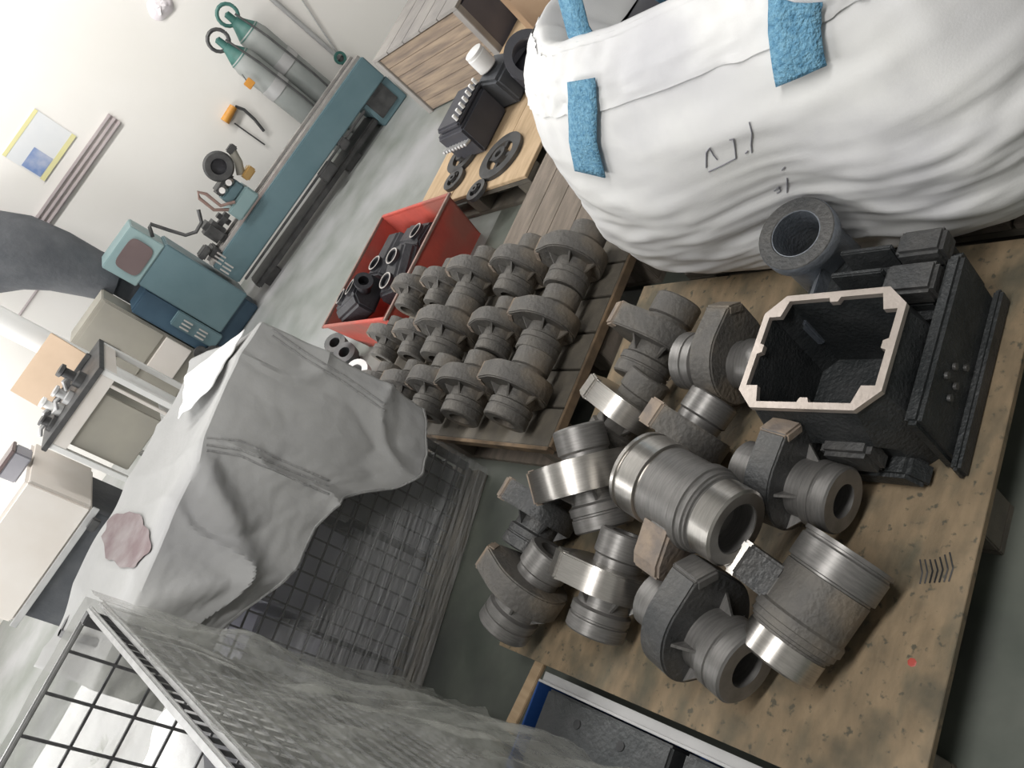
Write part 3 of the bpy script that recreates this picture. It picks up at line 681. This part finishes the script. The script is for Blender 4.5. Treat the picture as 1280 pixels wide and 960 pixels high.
def black_casting(label, a, b, z, rz, tilt, nb, tube):
    t = thing('black_casting', label, 'casting', group='black castings in the red bin')
    t.matrix_basis = Matrix.Translation(AB(a, b, z)) @ Matrix.Rotation(rz+ANG, 4, 'Z') @ Matrix.Rotation(tilt, 4, 'Y')
    MB().prism([(-.09, -.06), (.09, -.06), (.09, .03), (.05, .07), (-.05, .07), (-.09, .03)], -.13, .13).build('body', 'black', t, bevel=.012)
    for i in range(nb):
        x = -.07+.13*i
        MB().lathe([(0, .030), (0, .043), (-.02, .043), (-.02, .030)], 20, alongX((x, 0.0, .085), (0, 0, 1)), closed=True).build('port', 'black', t, smooth=True)
        MB().lathe([(0.001, .036), (0.001, .042), (.002, .042), (.002, .036)], 20, alongX((x, 0.0, .085), (0, 0, 1)), closed=True).build('port_ring', 'ringface', t, smooth=True)
    if tube:
        MB().lathe([(0, .025), (0, .045), (-.015, .045), (-.015, .033), (-.12, .033), (-.12, .025)], 20, alongX((-.19, 0, .06), (-1, 0, .45)), closed=True).build('spout', 'black', t, smooth=True)
    return t
black_casting('black casting with pipe flange sticking out of the red bin', 1.20, 2.90, .235, R(100), R(12), 2, True)
black_casting('black casting with two pale port rings at the front of the red bin', 1.34, 2.66, .20, R(10), R(-8), 2, False)
black_casting('rounded black casting at the right end of the red bin', 1.57, 2.72, .16, R(80), R(5), 1, False)
black_casting('greyish black casting along the rear wall of the red bin', 1.50, 2.97, .15, R(0), R(0), 1, False)
# dark swarf and pale fittings between the cage and the red bin
for i, (px, py) in enumerate([(430, 440), (445, 462), (418, 428)]):
    t = thing('pipe_ring', ['dull ring fitting on the floor left of the red bin, middle one', 'pale ring fitting on the floor beside the tarpaulin edge', 'dark ring fitting on the floor under the red bin corner'][i], 'ring', group='ring fittings by the red bin')
    t.matrix_basis = alongX(W(px, py, .1), (.2, -.4, .8))
    MB().lathe([(0, .03), (0, .06), (-.05, .06), (-.05, .03)], 20, closed=True).build('ring', ['darkmetal', 'lightgrey', 'castdark'][i], t, smooth=True)
    MB().lathe([(-.05, .03), (-.05, .045), (-.11, .045), (-.11, .03)], 20, closed=True).build('neck', 'darkmetal', t, smooth=True)

# ================================================================== TAN PALLET ITEMS
def wheel(label, px, py, r, z=.152):
    t = thing('ring_plate', label, 'ring', W(px, py, z), 0, 'dark rings on the tan pallet')
    MB().lathe([(0, r*.62), (0, r), (.02, r), (.02, r*.62)], 32, alongX((0, 0, 0), (0, 0, 1)), closed=True).build('rim', 'darkmetal', t, smooth=True)
    MB().lathe([(0, r*.15), (0, r*.32), (.03, r*.32), (.03, r*.15)], 20, alongX((0, 0, 0), (0, 0, 1)), closed=True).build('hub', 'darkmetal', t, smooth=True)
    for q in range(4):
        MB().box((r*.3, -r*.07, 0), (r*.66, r*.07, .014), Matrix.Rotation(R(90*q+20), 4, 'Z')).build('spoke', 'darkmetal', t)
wheel('large dark spoked ring lying on the tan pallet beside the bulk bag', 628, 197, .135)
wheel('dark ring lying at the tan pallet edge below the black engine block', 581, 197, .11)
wheel('small dark ring on the tan pallet close to the red bin rim', 598, 240, .06)
wheel('small dark ring hanging at the tan pallet corner behind the red bin', 570, 226, .07)
eb = abthing('engine_block', 'black engine block with a row of white studs on the tan pallet', 'engine part', 2.22, 2.66, .152)
part('block', 'blackgrey', eb, ((-.14, -.10, 0), (.13, .12, .17)), bevel=.012)
part('head', 'blackgrey', eb, ((-.12, -.085, .17), (.15, .10, .20)), bevel=.01)
for i in range(7): MB().lathe([(0, 0), (0, .009), (.03, .009), (.033, 0)], 10, alongX((-.1+.038*i, -.08, .20), (0, 0, 1))).build('stud', 'white', eb, smooth=True)
for i in range(8): MB().lathe([(0, 0), (0, .009), (.04, .009), (.042, 0)], 10, alongX((-.14, -.08+.026*i, .10), (-1, 0, .2))).build('stud', 'lightgrey', eb, smooth=True)
for i in range(3):
    t = abthing('pressed_cover', ['grey pressed cover leaning behind the engine block, lowest', 'grey pressed cover leaning behind the engine block, middle', 'grey pressed cover leaning behind the engine block, topmost'][i], 'cover', 2.42, 2.84, .152+.035*i, 'covers behind the engine block')
    MB().lathe([(0, .02), (0, .11), (.02, .12), (.028, .10), (.028, .02)], 24, alongX((0, 0, 0), (0, 0, 1)), closed=True).build('cover', 'lightgrey' if i == 1 else 'darkmetal', t, smooth=True)
    MB().lathe([(.0, .05), (.036, .05), (.036, .03), (0, .03)], 20, alongX((0, 0, -.002), (0, 0, 1)), closed=True).build('hub', 'darkmetal', t, smooth=True)
tb = abthing('dark_casting', 'dark green-grey casting behind the engine block', 'casting', 2.46, 2.56, .152)
MB().prism([(-.1, 0), (.12, 0), (.12, .12), (.04, .19), (-.08, .16)], -.10, .10).build('body', 'duct', tb, bevel=.015)
MB().lathe([(0, 0), (0, .03), (.05, .03), (.05, 0)], 16, alongX((.0, .04, .14), (0, 0, 1))).build('cap', 'lightgrey', tb, smooth=True)
jr = abthing('white_canister', 'small white canister standing on the dark casting', 'canister', 2.45, 2.56, .345)
MB().lathe([(0, 0), (0, .046), (.006, .052), (.085, .052), (.09, .048), (.09, 0)], 28, alongX((0, 0, 0), (0, 0, 1))).build('body', 'white', jr, smooth=True)
MB().lathe([(.09, 0), (.09, .05), (.105, .05), (.108, .045), (.108, 0)], 28, alongX((0, 0, 0), (0, 0, 1))).build('lid', 'white', jr, smooth=True)
el = abthing('pipe_elbow', 'large dark pipe elbow with grey bore next to the bulk bag rim', 'pipe', 2.44, 2.30, .152)
mm = alongX((0, -.02, .16), (-.45, -.75, .45))
MB().lathe([(0, .075), (0, .115), (-.025, .115), (-.025, .095), (-.17, .095), (-.17, .0)], 32, mm).build('flanged_end', 'blackgrey', el, smooth=True)
MB().lathe([(-.002, .076), (-.15, .07), (-.15, 0)], 32, mm).build('bore', 'pipegrey', el, smooth=True)
MB().tube([(.05, .09, 0), (.05, .09, .06), (.04, .08, .12)], .09, 20).build('stand_pipe', 'blackgrey', el, smooth=True)
for i, (a, b, sa, sb, h, m_, lab) in enumerate([(2.86, 2.35, .26, .22, .30, 'card', 'brown cardboard box behind the pipe elbow'), (3.12, 2.22, .2, .2, .34, 'cardlight', 'light cardboard box at the bulk bag strap'), (3.10, 2.62, .26, .3, .33, 'card', 'brown cardboard box at the rear of the tan pallet')]):
    t = abthing('cardboard_box', lab, 'box', a, b, .152, 'boxes on the tan pallet')
    part('carton_body', m_, t, ((-sa/2, -sb/2, 0), (sa/2, sb/2, h)), bevel=.004)
    part('flap', m_, t, ((-sa/2, -sb/2, h), (-.002, sb/2, h+.004)), ((.002, -sb/2, h), (sa/2, sb/2, h+.004)), bevel=.001)
tr = abthing('metal_tray', 'small grey metal tray on the cardboard boxes', 'tray', 3.0, 2.4, .5)
part('tray', 'lightgrey', tr, ((-.13, -.06, 0), (.13, .06, .006)), ((-.13, -.06, .006), (-.124, .06, .04)), ((.124, -.06, .006), (.13, .06, .04)), ((-.124, .054, .006), (.124, .06, .04)), ((-.124, -.06, .006), (.124, -.054, .04)), bevel=.001)

# ================================================================== WOODEN CRATE
cr = abthing('wooden_crate', 'big wooden plank crate standing beyond the tan pallet at the lathe end', 'crate', 2.95, 3.02, 0)
CA, CB, CZ = 1.3, .95, .475
for i in range(6):
    z0 = .01+i*.076
    MB().box((0, .04, z0), (.02, CB-.04, z0+.074)).build('plank', 'crate', cr, bevel=.002)
part('post', 'crate_grey', cr, ((-.015, 0, 0), (.03, .05, CZ)), bevel=.003)
part('post', 'crate_grey', cr, ((-.015, CB-.05, 0), (.03, CB, CZ)), bevel=.003)
part('front_panel', 'shadedwood', cr, ((.03, .005, 0), (CA, .025, CZ-.01)), bevel=.003)
part('rear_panel', 'crate_grey', cr, ((.03, CB-.025, 0), (CA, CB-.005, CZ-.01)), bevel=.003)
part('end_panel', 'crate_grey', cr, ((CA, 0, 0), (CA+.02, CB, CZ)), bevel=.003)
for i in range(5): MB().box((-.015, i*CB/5, CZ), (CA+.02, (i+1)*CB/5-.005, CZ+.018)).build('lid_plank', 'crate_grey', cr, bevel=.002)

# ================================================================== LATHE
lt = thing('lathe', 'long teal lathe standing against the cream back wall', 'lathe', (0, 6, 0))
part('bed', 'teal', lt, ((-.55, 0, .215), (1.29, .30, .425)), bevel=.008)
part('way', 'steelrail', lt, ((-.55, .03, .425), (1.28, .06, .45)), bevel=.003)
part('way', 'steelrail', lt, ((-.55, .10, .425), (1.28, .125, .445)), bevel=.003)
part('way', 'steelrail', lt, ((-.55, .22, .425), (1.28, .26, .45)), bevel=.003)
part('way_bed', 'darkmetal', lt, ((-.55, .125, .424), (1.28, .22, .432)), bevel=0)
part('pedestal', 'teal', lt, ((1.02, .02, .0), (1.30, .30, .215)), bevel=.008)
part('pedestal_recess', 'darkmetal', lt, ((1.05, .012, .05), (1.24, .022, .23)), bevel=.004)
part('drip_pan', 'darkmetal', lt, ((-.5, .05, .05), (1.02, .29, .10)), bevel=.01)
part('pan_foot', 'darkmetal', lt, ((-.45, .08, 0), (-.3, .28, .05)), ((.6, .08, 0), (.75, .28, .05)), bevel=.004)
part('feed_rod', 'darkmetal', lt, ((-.5, -.03, .19), (1.0, -.012, .208)), bevel=.005)
part('feed_box', 'darkmetal', lt, ((.42, -.05, .12), (.56, .05, .2)), bevel=.01)
part('feed_box', 'darkmetal', lt, ((.68, -.04, .15), (.76, .04, .22)), bevel=.01)
hs = part('headstock', 'teal', lt, ((-.92, -.06, .13), (-.58, .34, .77)), bevel=.008)
MB().add([(-.94, -.06, .77), (-.60, -.06, .77), (-.60, .34, .77), (-.94, .34, .77), (-.95, -.04, 1.01), (-.61, -.04, 1.01), (-.61, .34, 1.01), (-.95, .34, 1.01)], [(0,3,2,1),(4,5,6,7),(0,1,5,4),(1,2,6,5),(2,3,7,6),(3,0,4,7)]).build('control_head', 'teal_light', lt, bevel=.006)
pts = []
for q in range(24):
    a = 2*math.pi*q/24; ex = 2/4.5
    pts.append((-.775+.115*math.copysign(abs(math.cos(a))**ex, math.cos(a)), .885+.085*math.copysign(abs(math.sin(a))**ex, math.sin(a))))
MB().add([(x, -.062, z) for x, z in pts]+[(x, -.045, z) for x, z in pts], [tuple(range(24)), tuple(range(24, 48))[::-1]]+[(i, (i+1) % 24, 24+(i+1) % 24, 24+i) for i in range(24)]).build('control_window', 'windowpane', lt)
part('pedestal', 'darkblue', lt, ((-1.02, .0, .0), (-.62, .32, .13)), bevel=.008)
part('gear_cover', 'darkblue', lt, ((-1.12, .0, .13), (-.925, .30, .70)), bevel=.012)
part('gear_cover', 'teal', lt, ((-1.05, -.05, .10), (-.93, .0, .45)), bevel=.008)
for (x, z) in [(-1.0, .32), (-1.0, .20), (-.47, .40), (-.5, .32)]:
    for q in range(3): MB().box((x-.035+q*.028, -.062, z), (x-.023+q*.028, -.05, z+.07)).build('chrome_lever', 'steelrail', lt, bevel=.002)
for (x, z, r_) in [(-1.12, .16, .05), (-1.06, .1, .04), (-1.2, .12, .045)]:
    MB().lathe([(0, .2*r_), (0, r_), (.03, r_), (.03, .2*r_)], 16, alongX((x, -.03, z), (0, -1, 0)), closed=True).build('pulley', 'darkmetal', lt, smooth=True)
# carriage, tool post, tailstock with handwheel
cg = part('carriage', 'teal_light', lt, ((-.17, -.03, .45), (.06, .32, .56)), bevel=.012)
part('cross_slide', 'teal', lt, ((-.12, .0, .56), (.05, .24, .64)), bevel=.012)
MB().lathe([(0, .055), (0, .092), (.02, .105), (.04, .092), (.04, .055)], 32, alongX((.055, .02, .775), (0, -1, 0)), closed=True).build('handwheel', 'darkmetal', lt, smooth=True)
MB().lathe([(0, 0), (0, .06), (.015, .06), (.02, .03), (.02, 0)], 24, alongX((.055, .02, .775), (0, -1, 0))).build('handwheel_hub', 'black', lt, smooth=True)
part('tool_post', 'darkmetal', lt, ((-.11, .0, .64), (.06, .2, .70)), ((.0, .04, .70), (.11, .16, .80)), bevel=.015)
for (x, z) in [(-.05, .66), (.02, .655)]: MB().lathe([(0, 0), (0, .022), (.06, .022), (.06, 0)], 14, alongX((x, .0, z), (-.3, -1, .3))).build('clamp', 'steelrail', lt, smooth=True)
MB().tube([(-.15, .0, .56), (-.21, -.01, .64), (-.2, -.01, .76), (-.17, -.01, .79), (-.15, -.01, .74), (-.16, -.01, .62), (-.08, -.02, .56)], .012, 8).build('lever', 'rust', lt, smooth=True)
MB().tube([(.10, .05, .62), (.16, .05, .68), (.20, .05, .76)], .03, 12).build('tool_arm', 'beige', lt, smooth=True)
part('tool_head', 'darkmetal', lt, ((.17, .02, .74), (.24, .09, .79)), bevel=.008)
part('tool_bit', 'brass', lt, ((.09, .0, .56), (.19, .1, .62)), bevel=.01)
part('chuck', 'darkmetal', lt, ((-.40, .04, .45), (-.28, .24, .62)), ((-.28, .08, .48), (-.18, .2, .58)), bevel=.03)
part('stop_block', 'darkmetal', lt, ((-.55, -.02, .50), (-.45, .1, .55)), ((-.5, .0, .43), (-.42, .2, .5)), bevel=.01)
MB().tube([WY(248, 262, 6.0)-Vector((0, 6, 0)), WY(252, 278, 6.0)-Vector((0, 6, 0)), WY(245, 290, 6.0)-Vector((0, 6, 0)), WY(232, 294, 6.0)-Vector((0, 6, 0)), WY(212, 288, 6.0)-Vector((0, 6, 0)), WY(188, 280, 6.0)-Vector((0, 6, 0)), WY(187, 284, 6.0)-Vector((0, 6, 0)), WY(191, 296, 6.0)-Vector((0, 6, 0))], .013, 8).build('coolant_hose', 'darkmetal', lt, smooth=True)

# dust duct
dk = thing('dust_duct', 'thick dark grey fabric duct rising from the headstock to the left', 'duct', (-1.05, 6.5, .45))
p = [WY(145, 352, 6.5), WY(115, 342, 6.5), WY(75, 327, 6.5), WY(35, 316, 6.5), WY(-10, 314, 6.5), WY(-60, 318, 6.5)]
MB().tube(p, [.16, .18, .22, .26, .29, .30], 28).build('fabric_tube', 'duct', dk, smooth=True, world=True)
part('duct_stub', 'duct', dk, ((-.10, -.10, -.45), (.12, .12, .42)), bevel=.02)
# beige control cabinet
cb = thing('control_cabinet', 'beige control cabinet left of the lathe headstock', 'cabinet', (-1.33, 6.05, 0))
part('cabinet_body', 'beige', cb, ((-.20, 0, .10), (.19, .30, .89)), bevel=.008)
part('door', 'beige', cb, ((-.185, -.012, .42), (.175, -.001, .86)), bevel=.003)
part('louvre', 'darkmetal', cb, ((-.17, -.018, .60), (-.07, -.012, .74)), bevel=.002)
part('foot', 'darkmetal', cb, ((-.2, .02, 0), (-.1, .28, .10)), ((.09, .02, 0), (.19, .28, .10)), bevel=.003)
part('drawer', 'cream', cb, ((-.1, -.02, .20), (.175, -.001, .40)), bevel=.004)

# ================================================================== WALL ITEMS
Y0 = 6.85
ps = thing('wall_poster', 'pale poster with yellow bands and a blue picture on the back wall', 'poster', (-.56, Y0, 1.70))
part('sheet', 'paper', ps, ((-.2, -.008, -.15), (.2, -.0, .15)), bevel=0)
part('band', 'yellow', ps, ((-.2, -.010, .125), (.2, -.008, .15)), bevel=0)
part('band', 'yellow', ps, ((-.2, -.010, -.15), (.2, -.008, -.118)), bevel=0)
part('picture', 'photoblue', ps, ((-.19, -.010, -.115), (-.03, -.008, .02)), bevel=0)
tk = thing('cable_trunking', 'three parallel pinkish trunking bars on the wall under the poster', 'trunking', (-.56, Y0, 1.42))
for i in range(3): part('bar', 'pink', tk, ((-.47, -.025, -.05+.038*i), (.47, 0, -.027+.038*i)), bevel=.004)
part('bracket', 'pink', tk, ((-.47, -.006, -.05), (-.44, 0, .05)), ((.44, -.006, -.05), (.47, 0, .05)), bevel=.001)
hk = thing('hanging_hand_lamp', 'orange hand lamp with wire loop hanging on the back wall', 'hand lamp', WY(290, 140, Y0))
MB().tube([WY(281, 152, Y0-.03), WY(292, 133, Y0-.03)], [.035, .03], 14).build('handle', 'orange', hk, smooth=True, world=True)
MB().tube([WY(294, 133, Y0-.03), WY(305, 137, Y0-.03), WY(318, 149, Y0-.03), WY(330, 164, Y0-.03)], .012, 8).build('cable', 'darkmetal', hk, smooth=True, world=True)
MB().tube([WY(293, 154, Y0-.02), WY(331, 181, Y0-.02)], .006, 6).build('cable', 'darkmetal', hk, smooth=True, world=True)
pl = thing('plastic_pouch', 'crumpled pinkish white plastic pouch fixed high on the wall', 'pouch', WY(200, 8, Y0))
def pouchp(u, v): 
    a, r_ = 2*math.pi*u, .02+.98*v
    return (.10*r_*math.cos(a)+.02*noise.noise(Vector((a, r_, 0))), -.055*(1-r_*r_)-.012*noise.noise(Vector((r_*4*math.cos(a), r_*4*math.sin(a), 5)))*(1-r_)*2-.001, .085*r_*math.sin(a)+.02*noise.noise(Vector((a, r_, 4))))
MB().grid(pouchp, 30, 12, True).build('pouch', mat('pinkish_plastic', (.78, .70, .76), (.82, .78, .8), 8, .3), pl, smooth=True)
MB().tube([(0, -.02, .08), (0, -.02, .13)], .008, 6).build('hook', 'white', pl)
cn = thing('wall_conduit', 'grey conduit pipe running down the wall right of the gas cylinders', 'pipe', (1.33, Y0, .0))
MB().tube([(0, -.03, .35), (0, -.03, 1.9)], .02, 10).build('pipe', 'lightgrey', cn, smooth=True)
MB().lathe([(0, .03), (0, .05), (.02, .05), (.02, .03)], 20, alongX((0, -.05, .40), (0, -1, 0)), closed=True).build('valve_wheel', 'green', cn, smooth=True)
MB().lathe([(0, 0), (0, .03), (.12, .03), (.12, 0)], 14, alongX((.0, -.04, .28), (0, 0, 1))).build('valve', 'darkmetal', cn, smooth=True)
MB().tube([(.05, -.02, 1.9), (.10, -.02, 1.2), (.18, -.02, .95), (.1, -.02, .7), (.02, -.02, .42)], .006, 6).build('cable', 'lightgrey', cn, smooth=True)
for i, (pa, pb, lab) in enumerate([((22, 305), (-20, 362), 'thin grey wall line left of the duct, upper one'), ((62, 341), (22, 397), 'thin grey wall line with hook beside the white pipe')]):
    t = thing('wall_rail', lab, 'rail', WY(*pa, Y0-.01))
    MB().tube([WY(*pa, Y0-.012), WY(*pb, Y0-.012)], .009, 8).build('bar', 'pink', t, smooth=True, world=True)
    MB().tube([WY(*pa, Y0-.012), WY(pa[0]+12, pa[1]+4, Y0-.03)], .014, 8).build('hook', 'lightgrey', t, smooth=True, world=True)

def gas_cylinder(label, x, y, top, r, band):
    t = thing('gas_cylinder', label, 'gas cylinder', (x, y, 0), 0, 'gas cylinders behind the lathe')
    up = alongX((0, 0, 0), (0, 0, 1)); h = top-.16
    prof = [(0, 0), (0, r*.95), (.02, r), (h-.16, r), (h-.09, r*.86), (h-.04, r*.55), (h-.02, r*.4), (h-.02, 0)]
    MB().lathe(prof, 28, up).build('body', 'cyl', t, smooth=True)
    MB().lathe([(h-.10, r*.9), (h-.05, r*.66), (h, r*.42), (h+.02, r*.4), (h+.02, 0)], 28, up).build('shoulder_cap', 'green', t, smooth=True)
    MB().lathe([(h, 0), (h, .03), (h+.09, .026), (h+.1, 0)], 14, up).build('valve', 'green', t, smooth=True)
    pts = [(.075*math.cos(2*math.pi*q/16), 0, h+.08+.075*math.sin(2*math.pi*q/16)) for q in range(17)]
    MB().tube(pts, .014, 8, False).build('guard_ring', 'green' if band else 'darkmetal', t, smooth=True)
    MB().lathe([(h-.45, r+.001), (h-.45, r+.004), (h-.36, r+.004), (h-.36, r+.001)], 28, up, closed=True).build('label_band', 'lightgrey', t, smooth=True)
    MB().tube([(.03, -r*.6, h+.05), (.05, -r-.01, h-.2), (.06, -r-.02, h-.6), (.05, -r-.02, .3)], .008, 6).build('hose', 'darkmetal', t, smooth=True)
gas_cylinder('grey gas cylinder with blue-green guard ring, nearer the conduit', 1.0, 6.68, 1.30, .115, True)
gas_cylinder('grey gas cylinder with dark guard ring and orange tag, left one', .80, 6.58, 1.26, .10, False)
tg = thing('cylinder_tag', 'small orange tag tied to the left gas cylinder', 'tag', WY(312, 104, 6.46))
MB().box((-.035, -.012, -.03), (.03, .0, .03)).build('tag', 'orange', tg, bevel=.004)
MB().tube([(0, -.004, .03), (.02, .03, .07)], .004, 6).build('string', 'darkmetal', tg)

# ================================================================== LEFT BACK: TABLE, PIPE, CABINET
wp = thing('white_pipe', 'thick bright white vertical pipe behind the work table', 'pipe', (-1.525, 5.76, 0))
MB().tube([(0, 0, .0), (0, 0, 3.2)], .08, 24).build('pipe', 'white', wp, smooth=True)
MB().lathe([(0, .08), (0, .12), (.02, .12), (.02, .08)], 24, alongX((0, 0, 0), (0, 0, 1)), closed=True).build('flange', 'white', wp, smooth=True)
wt = thing('work_table', 'white-legged work table with dark top left of the tarpaulin', 'table', (-1.59, 5.0, 0))
part('tabletop', 'darkmetal', wt, ((-.30, -.01, .785), (.29, .62, .815)), bevel=.003)
for (x, y) in [(-.28, .01), (.25, .01), (-.28, .58), (.25, .58)]: part('leg', 'white', wt, ((x, y, 0), (x+.035, y+.035, .785)), bevel=.003)
part('apron', 'cream', wt, ((-.245, .012, .70), (.25, .03, .784)), ((-.275, .045, .70), (-.25, .58, .784)), ((.255, .045, .70), (.28, .58, .784)), bevel=.002)
part('rail', 'cream', wt, ((.20, .02, .20), (.22, .035, .70)), bevel=.002)
part('drawer_unit', 'beige', wt, ((-.22, .05, .33), (.15, .55, .70)), bevel=.006)
part('lower_shelf', 'white', wt, ((-.245, .045, .15), (.25, .58, .17)), bevel=.002)
bd = thing('propped_board', 'tan board propped at the back of the work table', 'board', (-1.62, 5.5, .816))
MB().box((-.22, -.012, 0), (.22, .008, .26), Matrix.Rotation(R(-16), 4, 'X')).build('board', 'cardlight', bd, bevel=.002)
part('frame', 'darkmetal', bd, ((-.235, -.03, 0), (.235, -.012, .03)), bevel=.003)
for i, (x, y, h, r_, m_, lab) in enumerate([(-1.48, 5.2, .14, .05, 'darkmetal', 'dark round tool head on the work table, nearest the white pipe'), (-1.60, 5.18, .10, .045, 'lightgrey', 'grey metal fitting in the middle of the work table'), (-1.70, 5.2, .12, .04, 'white', 'white fitting on the work table'), (-1.78, 5.16, .07, .05, 'darkmetal', 'dark fitting at the left end of the work table')]):
    t = thing('tool_fitting', lab, 'tool', (x, y, .816), 0, 'fittings on the work table')
    MB().lathe([(0, 0), (0, r_), (h*.3, r_), (h*.35, r_*.6), (h*.8, r_*.6), (h*.85, r_*.85), (h, r_*.8), (h, 0)], 18, alongX((0, 0, 0), (0, 0, 1))).build('base', m_, t, smooth=True)
    MB().tube([(0, 0, h*.5), (-.05, -.02, h*.6), (-.09, -.02, h*.3)], .012, 8).build('arm', 'lightgrey', t, smooth=True)
cc = thing('enamel_cabinet', 'cream enamel cabinet on white feet left of the work table', 'cabinet', (-2.35, 4.9, 0))
part('cabinet_body', 'cream', cc, ((-.55, 0, .40), (.30, .60, .80)), bevel=.02)
part('plinth', 'duct', cc, ((-.5, .05, .10), (.26, .56, .40)), bevel=.004)
part('skirt', 'lightgrey', cc, ((-.56, -.012, .37), (.31, .0, .41)), bevel=.003)
part('foot', 'white', cc, ((-.5, .0, 0), (.26, .06, .10)), ((-.5, .5, 0), (.26, .56, .10)), bevel=.004)
part('lever', 'darkmetal', cc, ((.18, -.05, .33), (.26, -.012, .38)), bevel=.006)
gb = thing('grey_box', 'small pinkish grey box on the cream cabinet', 'box', (-2.10, 5.2, .80))
part('box_body', 'pipegrey', gb, ((-.10, -.06, 0), (.08, .08, .10)), bevel=.008)
part('lid', 'windowpane', gb, ((-.105, -.065, .10), (.085, .085, .12)), bevel=.004)
